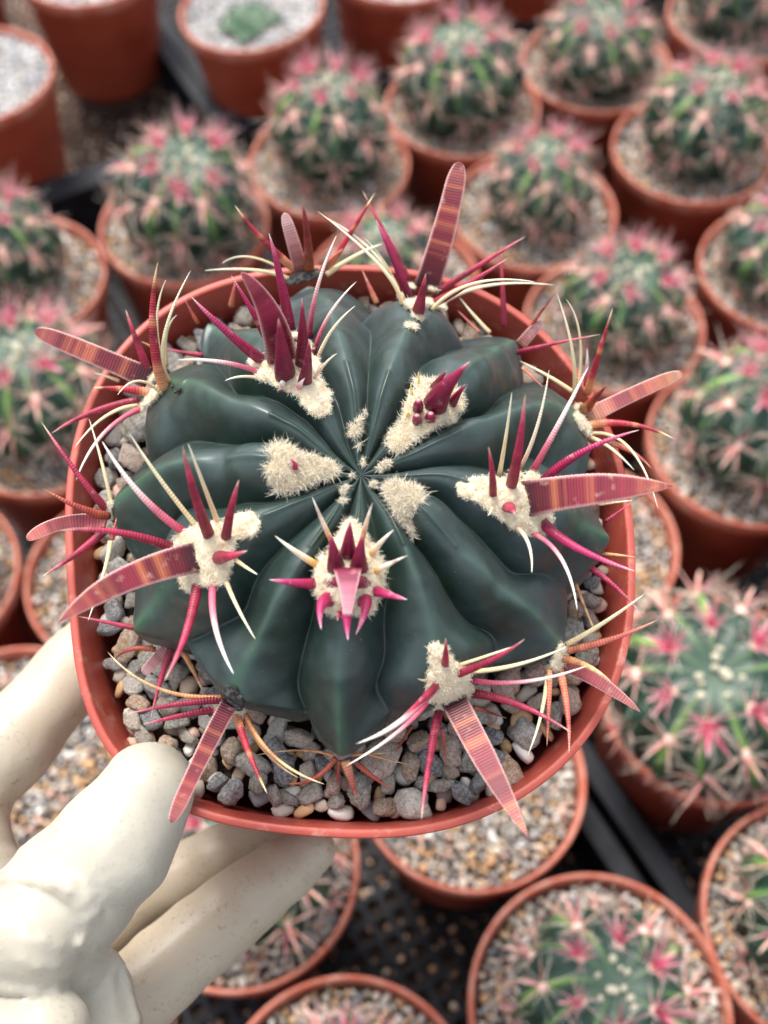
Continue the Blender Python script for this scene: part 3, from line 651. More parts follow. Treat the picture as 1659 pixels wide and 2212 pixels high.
def wool_mesh(pts, key, seed):
    rng = np.random.default_rng(seed)
    Pc, Rr, Nn = [], [], []
    for c, x, y, r in pts:
        X, Y = c(x, y)
        P = snap(X, Y); n = dome_normal(P)
        R = r * SCL[c] * pxcm(P) * {'K': .72, 'Fy': .62, 'Ay': .42, 'Cy': .3, 'Iy': .3, 'Xy': .25, 'H': .90, 'C': .82}.get(key, .86)
        Pc.append(P - n * .02); Rr.append(R); Nn.append(n)
    Pc, Rr, Nn = np.array(Pc), np.array(Rr), np.array(Nn)
    h = .032; lo = (Pc - Rr[:, None]).min(0) - .25; hi = (Pc + Rr[:, None]).max(0) + .25
    g = [np.arange(lo[i], hi[i], h) for i in range(3)]
    Xg = np.stack(np.meshgrid(*g, indexing='ij'), -1)
    f = np.full(Xg.shape[:3], 9.); kk = .13
    for P, R, n in zip(Pc, Rr, Nn):
        d = Xg - P; dn = d @ n; dt = np.sqrt(np.maximum((d ** 2).sum(-1) - dn ** 2, 0))
        th = min(.13, max(.03, R * .32))
        q = (np.sqrt((dt / R) ** 2 + (dn / th) ** 2) - 1) * th * .9
        m = np.maximum(kk - np.abs(f - q), 0) / kk; f = np.minimum(f, q) - m * m * kk * .25
    ph = rng.uniform(0, 6, 9)
    f += .012 * (np.sin(Xg[..., 0] * 17 + ph[0]) * np.sin(Xg[..., 1] * 15 + ph[1]) * np.sin(Xg[..., 2] * 19 + ph[2])) + .008 * (np.sin(Xg[..., 0] * 37 + ph[3]) * np.sin(Xg[..., 1] * 41 + ph[4]) * np.sin(Xg[..., 2] * 34 + ph[5]))
    return surface_nets(f, lo, h)
def hair_mesh(V, F, rng, n, lmin, lmax, wd=.0042, droop=0.2, fray=1.0):
    A_, B_, C_ = V[F[:, 0]], V[F[:, 1]], V[F[:, 2]]
    nn = np.cross(B_ - A_, C_ - A_); ln = np.linalg.norm(nn, axis=1) + 1e-9; nn = nn / ln[:, None]
    if np.einsum('ij,ij->i', A_ - V.mean(0), np.cross(B_ - V.mean(0), C_ - V.mean(0))).sum() < 0: nn = -nn
    up = nn[:, 2] > -.5
    fi = rng.choice(np.where(up)[0], n)
    P = (A_[fi] + B_[fi] + C_[fi]) / 3 + rng.normal(0, .012, (n, 3))
    d = nn[fi] * 1.0 + rng.normal(0, .65 * fray, (n, 3)); d /= np.linalg.norm(d, axis=1)[:, None]
    Ln = rng.uniform(lmin, lmax, n) * np.where(rng.random(n) < .08, 1.7, 1)
    s = np.cross(d, rng.normal(size=(n, 3))); s /= np.linalg.norm(s, axis=1)[:, None]; s *= wd
    c = rng.normal(0, .35, (n, 3))
    P1 = P + d * (Ln * .5)[:, None]; d2 = d + c; d2 /= np.linalg.norm(d2, axis=1)[:, None]
    P2 = P1 + d2 * (Ln * .5)[:, None]
    VV = np.stack([P - s, P + s, P1 - s * .8, P1 + s * .8, P2], 1).reshape(-1, 3)
    b = np.arange(n) * 5
    T = np.concatenate([np.stack([b, b + 1, b + 3], 1), np.stack([b, b + 3, b + 2], 1), np.stack([b + 2, b + 3, b + 4], 1)])
    return VV, T
areoles = {}
HAIRLEN = {'C': (.05, .17), 'K': (.05, .20), 'H': (.04, .13), 'Fy': (.05, .2), 'Ay': (.05, .16), 'Cy': (.04, .13), 'Iy': (.04, .12), 'Xy': (.04, .12)}
for si, (key, pts) in enumerate(WOOL.items()):
    V, F = wool_mesh(pts, key, 100 + si)
    ar = obj('areole', mesh('areole', V - SH, F, M_WOOL), held_cactus); areoles[key] = ar
    lo_, hi_ = HAIRLEN.get(key, (.03, .085))
    rng = np.random.default_rng(300 + si)
    dens = 5200 if len(pts) > 6 else 2400
    if key in ('Cy', 'Iy', 'Xy', 'KO', 'F', 'Ay'): dens = 700
    hv, hf = hair_mesh(V, F, rng, dens, lo_, hi_)
    tag(obj('wool_hair', mesh('wool_hair', hv - SH, hf, M_HAIR, smooth=False), ar), kind='stuff')
# dark scabs on the old areoles
def scab(pts, seed):
    V, F = wool_mesh(pts, 'x', seed); obj('scab', mesh('scab', V - SH, F, M_SCAB), held_cactus)
scab([(c3, 955, 1190, 22), (c3, 945, 1165, 16), (c3, 970, 1215, 20), (c3, 975, 1240, 14), (c3, 930, 1190, 12)], 5)
scab([(c1, 708, 1042, 22), (c1, 680, 1025, 12)], 6)
scab([(c1, 1235, 545, 24), (c1, 1275, 532, 26), (c1, 1322, 525, 24), (c1, 1205, 562, 16)], 7)
scab([(c4, 975, 1022, 15)], 8); scab([(c3, 405, 395, 14)], 9)

si = 0
for key, rows in SPN.items():
    for row in rows:
        c, b, m, t, wpx, kind, rise = row[:7]; shape = row[7] if len(row) > 7 else None
        B = c(*b); T = c(*t); Mi = c(*m) if m else ((B[0] + T[0]) / 2, (B[1] + T[1]) / 2)
        hz = HIDE.get(key)
        if hz is not None: P0 = U(*B, hz)
        else: P0 = snap(*B)
        zb = P0[2]
        arch = .12 * abs(rise) + .05
        P2 = U(*T, zb + rise); P1 = U(*Mi, zb + rise * .5 + arch * .5)
        wcm = wpx * SCL[c] * pxcm(P0)
        if shape == 'shield':
            V, F, CO, UVv = spine_mesh(P0 + [0, 0, .35], P1 + [0, 0, .2], P2, wcm * .86, 'shld', seed=si, shape='shield')
        else:
            if hz is None: P0 = P0 - .06 * dome_normal(P0)
            V, F, CO, UVv = spine_mesh(P0, P1, P2, wcm, kind, seed=si, shape=shape)
        ar = areoles.get(key) or held_cactus
        obj('spine', mesh('spine', V - SH, F, M_SPINE, CO, UVv), ar if key in areoles else held_cactus)
        si += 1

# ------------------------------------------------------------------ the held pot
RIMPX = [(757, 572), (905, 583), (1050, 628), (1182, 718), (1285, 855), (1347, 1000), (1368, 1170), (1370, 1330), (1332, 1490), (1235, 1637), (1095, 1745), (915, 1800), (740, 1808),
         (560, 1793), (410, 1755), (285, 1690), (215, 1600), (172, 1480), (150, 1310), (143, 1140), (152, 980), (205, 825), (295, 708), (425, 622), (590, 580)]
rp = np.array([U(x, y, RIMZ)[:2] for x, y in RIMPX])
th = np.arctan2(rp[:, 1], rp[:, 0]); o_ = np.argsort(th); th, rad = th[o_], np.hypot(rp[:, 0], rp[:, 1])[o_]
TH = np.linspace(-np.pi, np.pi, 160, endpoint=False)
RO = np.interp(TH, th, rad, period=2 * np.pi)
fr = np.fft.rfft(RO); fr[9:] = 0; RO = np.fft.irfft(fr, 160)
def Rim(t): return np.interp(t, TH, RO, period=2 * np.pi)
def lathe(profile, mat_, base=None):
    """profile: (offset in cm from the outline, scale, z)"""
    base = RO if base is None else base
    n = len(base); T_ = np.linspace(-np.pi, np.pi, n, endpoint=False)
    V = []
    for off, scl, z in profile:
        r = base * scl + off; V.append(np.stack([r * np.cos(T_), r * np.sin(T_), np.full(n, z)], 1))
    V = np.concatenate(V); k = len(profile); ix = np.arange(k * n).reshape(k, n)
    F = np.stack([ix[:-1], ix[1:], np.roll(ix[1:], -1, 1), np.roll(ix[:-1], -1, 1)], -1).reshape(-1, 4)
    return V, F
held_pot = empty('plant_pot', MH)
tag(held_pot, 'large terracotta coloured plastic pot held up in front by the gloved hand', 'plant pot')
rimp = [(-.30, 1, .45), (-.20, 1, .98), (-.185, 1, 1.03), (-.16, 1, 1.05), (-.03, 1, 1.05), (-.005, 1, 1.03), (0, 1, .97), (-.06, 1, .25), (-.08, 1, .20), (-.20, 1, .19)]
V, F = lathe(rimp, None); obj('rim', mesh('rim', V, F[:, ::-1].copy(), M_POT), held_pot)
wallp = [(-.301, 1, .46), (-.38, 1, 0), (-.42, .93, -4), (-.42, .84, -8.6), (-.35, .82, -8.9), (-.1, .82, -9.1), (-.05, .83, -8.9), (-.22, .93, -4), (-.205, 1, -.1), (-.205, 1, .21)]
V, F = lathe(wallp, None); obj('wall', mesh('wall', V, F[:, ::-1].copy(), M_POT), held_pot)
V, F = lathe([(-.45, .93, -.42), (-3, .6, -.42), (0, .001, -.42)], None); obj('soil', mesh('soil', V, F[:, ::-1].copy(), M_SOIL), held_pot)
V, F = lathe([(-.2, .82, -9.0), (0, .001, -9.0)], None); obj('base', mesh('base', V, F, M_POT), held_pot)
# pebbles
def body_r(t):
    d = BODYV[NS_ * ncol:(NS_ + 30) * ncol, :2]; return None
ang_b = np.arctan2(BODYV[:, 1], BODYV[:, 0]); 
def near_body(x, y):
    return math.hypot(x - CXY[0], y - CXY[1])
pts = []
rngp = np.random.default_rng(11)
tries = 0
while len(pts) < 300 and tries < 40000:
    tries += 1
    t = rngp.uniform(-np.pi, np.pi); r = math.sqrt(rngp.uniform(0, 1)) * (Rim(t) - .66)
    x, y = r * math.cos(t), r * math.sin(t)
    if near_body(x, y) < 3.7: continue
    s = rngp.choice([.21, .27, .33, .40, .50], p=[.2, .3, .27, .16, .07])
    if all((x - a) ** 2 + (y - b) ** 2 > ((s + q) * .84) ** 2 for a, b, q in pts): pts.append((x, y, s))
stone_meshes = [mesh('pebble', stone_verts(np.random.default_rng(40 + i), ICO3[0]) * 1.0, ICO3[1], M_STONE) for i in range(18)]
for i, (x, y, s) in enumerate(pts):
    R = rot(rngp); z = .20 + rngp.normal(0, .06) - .08 * (s < .22)
    M = Matrix.Translation((x * S, y * S, z * S)) @ Matrix(R.tolist()).to_4x4() @ Matrix.Diagonal((s * 1.08,) * 3 + (1,))
    obj('pebble', stone_meshes[i % 18], held_pot, M)
print('pebbles', len(pts))
def gravel(n, rmaxf, z0, zj, smin, smax, cols, seed, rmin=0, base=ICO1, spacing=1.0):
    rng = np.random.default_rng(seed); VV, FF, CC = [], [], []; P = []; k = 0; tr_ = 0
    cell = {}
    while k < n and tr_ < n * 40:
        tr_ += 1
        t = rng.uniform(-np.pi, np.pi); r = math.sqrt(rng.uniform(0, 1)) * rmaxf(t)
        if r < rmin: continue
        x, y = r * math.cos(t), r * math.sin(t); s = rng.uniform(smin, smax)
        g = (int(x / (2 * smax)), int(y / (2 * smax)))
        if any((x - a) ** 2 + (y - b) ** 2 < ((s + q) * spacing) ** 2 for dx in (-1, 0, 1) for dy in (-1, 0, 1) for a, b, q in cell.get((g[0] + dx, g[1] + dy), ())): continue
        cell.setdefault(g, []).append((x, y, s))
        v = stone_verts(rng, base[0], 8, 10) * s @ rot(rng).T + np.array([x, y, z0 + rng.normal(0, zj)])
        VV.append(v); FF.append(base[1] + len(base[0]) * k); c = lin(cols[rng.integers(len(cols))]) * rng.uniform(.75, 1.2); CC.append(np.repeat(c[None], len(v), 0)); k += 1
    return np.concatenate(VV), np.concatenate(FF), np.clip(np.concatenate(CC), 0, 1)
TANS = [(232, 228, 220), (214, 206, 196), (186, 182, 178), (196, 186, 172), (214, 200, 182), (216, 178, 134), (140, 140, 142), (222, 196, 172), (204, 164, 122), (236, 230, 222), (164, 156, 142), (216, 178, 160), (190, 178, 164)]
GREYS = [(150, 150, 154), (134, 132, 130), (232, 230, 226), (244, 244, 244), (214, 214, 216), (236, 228, 216), (196, 198, 202), (248, 248, 250), (226, 218, 206), (204, 206, 212)]
V, F, C_ = gravel(1300, lambda t: float(Rim(t)) - .55, -.06, .05, .17, .32, TANS, 3, 3.0, ICO2, .82)
tag(obj('gravel_bed', mesh('gravel_bed', V, F, M_STONE2, C_), held_pot), kind='stuff')

# ------------------------------------------------------------------ gloved hand
def hand():
    CAP = []   # (Pa, ra, Pb, rb, blend)
    def chain(nodes, k=.35):
        Q = [(U(x, y, z), r) for x, y, z, r in nodes]
        for (a, ra), (b, rb) in zip(Q[:-1], Q[1:]): CAP.append((a, ra, b, rb, k))
    # thumb over the rim
    chain([(322, 1706, 1.3, .97), (248, 1822, 1.1, 1.18), (140, 1940, .75, 1.28), (20, 2065, .1, 1.5)], .3)
    chain([(20, 2070, -.1, 1.5), (-60, 2200, -.3, 1.9), (60, 2350, -1.5, 2.3)], .6)
    # index finger along the left flank of the pot
    chain([(262, 1330, -3.6, .80), (160, 1450, -3.3, .95), (20, 1610, -3.0, 1.05), (-110, 1740, -2.8, 1.15), (-200, 1950, -2.2, 1.5)], .3)
    # middle and ring fingers under the pot
    chain([(640, 1790, -6.4, .72), (480, 1852, -6.4, .84), (300, 1935, -6.0, .92), (150, 2050, -5.0, 1.1), (20, 2200, -3.6, 1.5)], .2)
    chain([(668, 1838, -4.6, .66), (610, 1880, -4.5, .80), (490, 1978, -4.3, .96), (350, 2095, -4.0, 1.02), (230, 2210, -3.6, 1.12), (90, 2360, -2.8, 1.7)], .07)
    # palm
    chain([(-150, 1900, -2.5, 2.0), (-80, 2150, -2.4, 2.6), (60, 2400, -2.4, 2.6)], .7)
    # loose folds of latex
    F_ = []
    def fold(nodes, k=.10):
        Q = [(U(x, y, z), r) for x, y, z, r in nodes]
        for (a, ra), (b, rb) in zip(Q[:-1], Q[1:]): F_.append((a, ra, b, rb, k))
    def f5(nodes, k): fold([(*c5(x, y), z, r) for x, y, z, r in nodes], k)
    f5([(-80, 1405, 1.45, 1.16), (140, 1418, 1.35, 1.10)], .03)
    f5([(-80, 1880, 1.3, 1.12), (165, 1872, 1.15, 1.02)], .03)
    f5([(380, 1560, -.3, .62), (440, 1680, -.7, .70), (470, 1830, -1.0, .75)], .12)
    f5([(300, 1430, .6, .5), (330, 1560, .2, .55)], .2)
    o = RM @ (CAM - ORG)
    def hit(X, Y):
        d = nrm(RM @ ray(X, Y)); t = 15.0
        for _ in range(80):
            P = o + d * t; m = 9
            for a, ra, b, rb, k in CAP + F_:
                ab = b - a; q = min(1, max(0, (P - a) @ ab / (ab @ ab))); m = min(m, np.linalg.norm(P - (a + ab * q)) - (ra + (rb - ra) * q))
            t += m
            if m < .005: break
            if t > 34: return None
        return o + d * t, d
    def rim_(nodes, k=.05, sink=-.1):
        Q = []
        for x, y, r in nodes:
            r = r * (1.35 if k < .1 else 1.1)
            h_ = hit(*c5(x, y))
            if h_ is None or (Q and abs(np.linalg.norm(h_[0] - Q[-1][0])) > 1.6): continue
            Q.append((h_[0] + h_[1] * r * sink, r))
        for (a, ra), (b, rb) in zip(Q[:-1], Q[1:]): F_.append((a, ra, b, rb, k))
    rim_([(-30, 1185, .10), (60, 1170, .11), (150, 1172, .12), (230, 1192, .12), (300, 1228, .12), (350, 1275, .11), (376, 1335, .10), (374, 1400, .08)])
    rim_([(240, 1180, .09), (310, 1200, .12), (375, 1245, .13), (412, 1300, .10), (428, 1345, .06)], .08, 0)
    rim_([(-30, 1640, .09), (60, 1655, .10), (150, 1662, .10), (230, 1650, .10), (285, 1625, .09)])
    rim_([(345, 1450, .09), (400, 1478, .10), (450, 1492, .10), (495, 1512, .10), (528, 1555, .09), (552, 1620, .09), (575, 1700, .09), (598, 1790, .09)])
    # taut creases running out of the sleeve and across the thumb
    rim_([(390, 1170, .07), (440, 1090, .09), (500, 1020, .08), (560, 970, .04)], .12, .7)
    rim_([(470, 1240, .06), (455, 1170, .08), (430, 1120, .05)], .12, .6)
    rim_([(60, 1120, .05), (160, 1060, .07), (260, 1010, .04)], .14, .8)
    rim_([(250, 1560, .05), (170, 1550, .06), (90, 1520, .03)], .12, .7)
    rim_([(270, 1470, .05), (190, 1440, .06), (110, 1430, .03)], .12, .7)
    rim_([(500, 1560, .05), (480, 1640, .07), (500, 1740, .05)], .12, .7)
    lo = np.array([1e9] * 3); hi = -lo
    lim_lo = U(-260, 2480, -3); 
    for a, ra, b, rb, k in CAP + F_:
        lo = np.minimum(lo, np.minimum(a - ra, b - rb)); hi = np.maximum(hi, np.maximum(a + ra, b + rb))
    lo -= .4; hi += .4; h = .075
    g = [np.arange(lo[i], hi[i], h) for i in range(3)]
    X = np.stack(np.meshgrid(*g, indexing='ij'), -1).astype(np.float32)
    f = np.full(X.shape[:3], 9., np.float32)
    for a, ra, b, rb, k in CAP + F_:
        ab = b - a; tt = np.clip(((X - a) @ ab) / (ab @ ab), 0, 1)
        d = np.linalg.norm(X - (a + tt[..., None] * ab), axis=-1) - (ra + (rb - ra) * tt)
        m = np.maximum(k - np.abs(f - d), 0) / k; f = np.minimum(f, d) - m * m * k * .25
    # loose wrinkles and puckers
    xx, yy, zz = X[..., 0], X[..., 1], X[..., 2]
    w1 = np.sin(xx * 1.9 + 1.3 * np.sin(yy * 1.1) + zz) * np.sin(yy * 2.3 + np.sin(xx * 1.4)) * .02
    w2 = np.sin((xx * 3.1 + yy * 4.4) + 2 * np.sin(xx * 1.3 - yy * .9) + zz * 2) * .012
    f = f + w1 + w2
    # sharp creases of slack latex: ridges along lines that run across the thumb and fingers
    ux, uy = -.66, -.75                                   # direction down the thumb in the pot's plane
    la = xx * ux + yy * uy; lb = xx * uy - yy * ux
    c0 = U(200, 1880, 1); a0 = c0[0] * ux + c0[1] * uy
    msk = np.exp(-((la - a0 - .4) / 1.5) ** 2) * (zz > -1.5)
    cr = 1 - np.abs(np.sin(la * 2.1 + lb * 1.7 + 1.2 * np.sin(lb * 1.3)))
    f = f - msk * (cr ** 5) * .02
    cr2 = 1 - np.abs(np.sin(lb * 1.5 - la * .5 + .9 * np.sin(la * 1.7)))
    f = f - .015 * cr2 ** 5 * (zz > -2.5)
    cr3 = 1 - np.abs(np.sin(la * 1.1 + .4 * np.sin(lb * 2)))
    f = f - .012 * cr3 ** 6 * (zz < -2)
    # the pot pushes into the glove: keep the solid clear of the pot wall
    V, Q = surface_nets(f, lo, h)
    return V, Q
V, Q = hand()
# smooth once
for _ in range(2):
    acc = np.zeros_like(V); cnt = np.zeros(len(V))
    for a in range(4):
        for b in ((a + 1) % 4, (a + 3) % 4):
            np.add.at(acc, Q[:, a], V[Q[:, b]]); np.add.at(cnt, Q[:, a], 1)
    V = V * .7 + .3 * acc / cnt[:, None]
# press the glove out of the pot wall
rr = np.hypot(V[:, 0], V[:, 1]); tt = np.arctan2(V[:, 1], V[:, 0]); Rw = Rim(tt)
fac = np.interp(V[:, 2], [-9, -4, 0, .2], [.83, .93, .985, 1.005]); lim = Rw * fac + .03
m = (rr < lim) & (V[:, 2] < RIMZ + .02) & (rr > Rw * .6)
depth = lim - rr
sidep = m & ((RIMZ - V[:, 2]) > .25) & (V[:, 2] < .2)
V[sidep, 0] *= (lim / rr)[sidep]; V[sidep, 1] *= (lim / rr)[sidep]
person = empty('person', MH @ Matrix.Translation(tuple(U(60, 2350, -2) * S)))
tag(person, 'hand in loose cream latex glove, thumb on the big pot rim', 'person')
PO = U(60, 2350, -2)
dirt = np.clip((-1.2 - V[:, 2]) / 1.5, .12, 1)
gm = mesh('glove', V - PO, Q, M_GLOVE)
at = gm.color_attributes.new('dirt', 'FLOAT_COLOR', 'POINT'); c4_ = np.ones((len(V), 4)); c4_[:, :3] = dirt[:, None]; at.data.foreach_set('color', c4_.ravel())
obj('glove', gm, person)

# ------------------------------------------------------------------ background pots and cacti
BR = 5.3
TB = np.full(72, BR)
def b_pot2(t, b):
    n = noise_n(t, 30, 5, .6); n4 = noise_n(t, 90, 6, .7)
    lime = ramp(t, n4.outputs[0], [(.42, (0, 0, 0)), (.70, (.6, .6, .6))]).outputs[0]
    L(t, mix(t, lime, ramp(t, n.outputs[0], [(.3, G(166, 76, 54)), (.7, G(186, 96, 72))]).outputs[0], G(206, 166, 146)), b.inputs['Base Color'])
    b.inputs['Roughness'].default_value = .5
M_POT2 = mat('dusty_terracotta_plastic', b_pot2)
def b_pot3(t, b):
    n = noise_n(t, 30, 5, .6)
    L(t, ramp(t, n.outputs[0], [(.3, G(150, 66, 44)), (.7, G(174, 82, 56))]).outputs[0], b.inputs['Base Color']); b.inputs['Roughness'].default_value = .5
M_POT3 = mat('terracotta_plastic_wall', b_pot3)
def pot_meshes():
    rim = lathe([(-.30, 1, -.6), (-.22, 1, -.08), (-.18, 1, 0), (-.04, 1, 0), (0, 1, -.06), (.0, 1, -.85), (-.05, 1, -.9), (-.16, 1, -.9)], None, TB)
    wall = lathe([(-.301, 1, -.59), (-.36, .97, -3), (-.32, .78, -9.3), (-.1, .76, -9.5), (-.12, .80, -8.8), (-.16, .97, -1.2), (-.16, 1, -.88)], None, TB)
    floor = lathe([(-.15, .76, -9.45), (0, .001, -9.45)], None, TB)
    return (mesh('rim', rim[0], rim[1][:, ::-1].copy(), M_POT2), mesh('wall', wall[0], wall[1][:, ::-1].copy(), M_POT3), mesh('base', floor[0], floor[1], M_POT))
PMR, PMW, PMB = pot_meshes()
gv = [gravel(760, lambda t: BR - .48, -.68, .07, .13, .27, TANS, 20 + i, 0, ICO1, .76) for i in range(2)]
GT = [mesh('gravel', *g[:2], M_STONE2, g[2]) for g in gv]
g = gravel(2300, lambda t: BR - .45, -.42, .06, .10, .19, GREYS, 30, 0, ICO1, .68); GG = mesh('gravel', *g[:2], M_STONE2, g[2])
dv, df = lathe([(-.33, 1, -.85), (0, .001, -.85)], None, TB); SOILD = mesh('soil', dv, df[:, ::-1].copy(), M_SOIL)

def bg_body(seed, R, H, nr, twist=.3):
    rng = np.random.default_rng(seed); NV, NUU = 40, 12; V, C = [], []
    for i in range(NV):
        u = i / (NV - 1); ph = u * 2.25                   # 0 top, beyond 90 deg under the widest
        r = R * math.sin(ph) ** .82 if ph > 0 else 0; z = H * .5 + H * .5 * math.cos(ph) * 1.0 - .35 * math.exp(-(ph / .25) ** 2)
        for j in range(nr * NUU):
            f = (j / NUU) % 1; uu = abs(f - .5) * 2     # 1 at crest
            hgt = uu ** .75; dep = .17 * min(1, ph / .5)
            tub = .04 * math.cos(u * 26 + (j // NUU) % 2 * 3.1) * uu
            rr_ = r * (1 - dep * (1 - hgt) + tub * min(1, ph)); t = 2 * math.pi * j / (nr * NUU) + twist * u
            V.append((rr_ * math.cos(t), rr_ * math.sin(t), z - dep * .5 * (1 - hgt) * max(0, math.cos(ph))))
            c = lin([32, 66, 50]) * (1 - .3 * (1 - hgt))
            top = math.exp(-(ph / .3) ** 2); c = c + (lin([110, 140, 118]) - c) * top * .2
            kk = (j // NUU) * 7 % 5
            if kk < 2: c = c + (lin([150, 186, 84]) - c) * math.exp(-((uu - 1) / .28) ** 2) * .85 * math.exp(-((ph - .75) / .5) ** 2)
            C.append(c)
    ix = np.arange(NV * nr * NUU).reshape(NV, -1)
    F = np.stack([ix[:-1], ix[1:], np.roll(ix[1:], -1, 1), np.roll(ix[:-1], -1, 1)], -1).reshape(-1, 4)
    V = np.array(V)
    spots = []
    for k in range(nr):
        for a, ph in enumerate(([.42, 1.22, 1.95] if k % 2 else [.80, 1.62])):
            ph += rng.normal(0, .05); u = ph / 2.25; t = 2 * math.pi * (k + 0) / nr + twist * u
            r = R * math.sin(ph) ** .82 * .99; z = H * .5 + H * .5 * math.cos(ph) - .35 * math.exp(-(ph / .25) ** 2)
            n = nrm([math.sin(ph) * math.cos(t) / R, math.sin(ph) * math.sin(t) / R, math.cos(ph) / (H * .5)])
            spots.append((np.array([r * math.cos(t), r * math.sin(t), z]), n, ph))
    V = V * [1.05, 1.05, 1.0]
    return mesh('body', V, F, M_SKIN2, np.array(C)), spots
def bg_cluster(seed, young, R=1.0):
    rng = np.random.default_rng(seed); VV, FF, CC = [], [], []; off = 0
    def add(d, L_, w, cols, curve, flat=False):
        nonlocal off
        n, m = 7, 5; t = np.linspace(0, 1, n); d = nrm(d)
        out = np.array([0, 0, 1.])
        P = d[None] * (t * L_)[:, None] + curve[None] * ((t ** 2) * L_)[:, None]
        X = nrm(np.cross(d, out + [.01, .02, 0])); Y = nrm(np.cross(X, d))
        wp = (1 - t) ** .7 if not flat else np.where(t < .8, 1 - .3 * t, (1 - t) * 3.8 * .76 / .76 * 1); wp[-1] = .02
        a = np.linspace(0, 2 * np.pi, m, endpoint=False)
        V = P[:, None] + X * (np.cos(a)[None, :, None] * (wp * w / 2)[:, None, None]) + Y * (np.sin(a)[None, :, None] * (wp * w / 2 * (.3 if flat else .8))[:, None, None])
        c = np.stack([np.interp(t, np.linspace(0, 1, len(cols)), [lin(q)[i] for q in cols]) for i in range(3)], 1)
        ix = np.arange(n * m).reshape(n, m) + off
        VV.append(V.reshape(-1, 3)); CC.append(np.repeat(c, m, 0))
        FF.append(np.stack([ix[:-1], np.roll(ix[:-1], -1, 1), np.roll(ix[1:], -1, 1), ix[1:]], -1).reshape(-1, 4)); off += n * m
    red = [(206, 84, 112), (220, 120, 136), (232, 156, 156), (244, 214, 200)] if not young else [(170, 20, 76), (206, 50, 100), (226, 110, 140), (246, 206, 206)]
    old = [(214, 130, 120), (220, 150, 140), (230, 176, 160), (238, 210, 190)]
    for k in range(5):
        a = 2 * np.pi * (k + .5 * rng.random()) / 5; el = rng.uniform(.25, .75) if not young else rng.uniform(.7, 1.25)
        add((math.cos(a) * math.cos(el), math.sin(a) * math.cos(el), math.sin(el)), R * rng.uniform(1.3, 2.1) * (.95 if young else 1), .105 if not young else .13, red if young or k % 2 else old, np.array([0, 0, rng.uniform(-.1, .2)]))
    add((rng.normal(0, .1), -.55, .75), R * 1.6 * (.8 if young else 1), .2, red if young else old, np.array([0, -.3, -.3]), True)
    for k in range(11):
        a = 2 * np.pi * (k + rng.random()) / 11; el = rng.uniform(.05, .4) if not young else rng.uniform(.5, 1.1)
        add((math.cos(a) * math.cos(el), math.sin(a) * math.cos(el), math.sin(el)), R * rng.uniform(1.3, 2.4) * (.8 if young else 1), .05, [(240, 206, 190), (244, 230, 208), (250, 242, 224)], rng.normal(0, .16, 3))
    if young:
        for k in range(12):
            a = rng.uniform(0, 6.28); el = rng.uniform(.6, 1.4)
            add((math.cos(a) * math.cos(el), math.sin(a) * math.cos(el), math.sin(el)), R * rng.uniform(1.5, 2.3), .06, [(190, 60, 100), (222, 120, 146), (238, 176, 180), (248, 226, 216)], rng.normal(0, .12, 3))
    return mesh('spine_cluster', np.concatenate(VV), np.concatenate(FF), M_SPINE2, np.concatenate(CC))
def b_pad(t, b):
    b.inputs['Base Color'].default_value = (*G(246, 214, 196), 1); b.inputs['Roughness'].default_value = 1
M_PAD = mat('areole_pad', b_pad)
def pad_mesh(seed, s):
    rng = np.random.default_rng(seed); v = ICO2[0] * (1 + rng.normal(0, .08, (len(ICO2[0]), 1))) * np.array([.24, .30, .13]) * s
    return mesh('areole', v, ICO2[1], M_PAD)
def b_crown(t, b):
    b.inputs['Base Color'].default_value = (*G(198, 192, 168), 1); b.inputs['Roughness'].default_value = 1
M_CROWN = mat('crown_wool', b_crown)
def crown_mesh():
    rng = np.random.default_rng(5); VV, FF = [], []
    for k in range(11):
        a = rng.uniform(0, 6.28); r = rng.uniform(.1, 1.1); sz = rng.uniform(.10, .22)
        v = ICO2[0] * (1 + rng.normal(0, .15, (len(ICO2[0]), 1))) * np.array([sz, sz * .8, .16]); v = v + np.array([r * math.cos(a), r * math.sin(a), .12 - .10 * r]); VV.append(v); FF.append(ICO2[1] + k * len(v))
    return mesh('crown_wool', np.concatenate(VV), np.concatenate(FF), M_CROWN)
CROWN = crown_mesh()
PADS = [pad_mesh(60 + i, 1) for i in range(3)]; PADY = pad_mesh(70, .95)
CLU = [bg_cluster(80 + i, False) for i in range(4)]; CLY = [bg_cluster(90 + i, True) for i in range(2)]
PROTO = [bg_body(1, 3.9, 6.6, 13), bg_body(2, 3.6, 7.0, 12, -.3), bg_body(3, 4.1, 6.0, 13, .2), bg_body(4, 3.4, 5.4, 11, .4)]
BIG = bg_body(5, 4.0, 5.6, 12, .5)

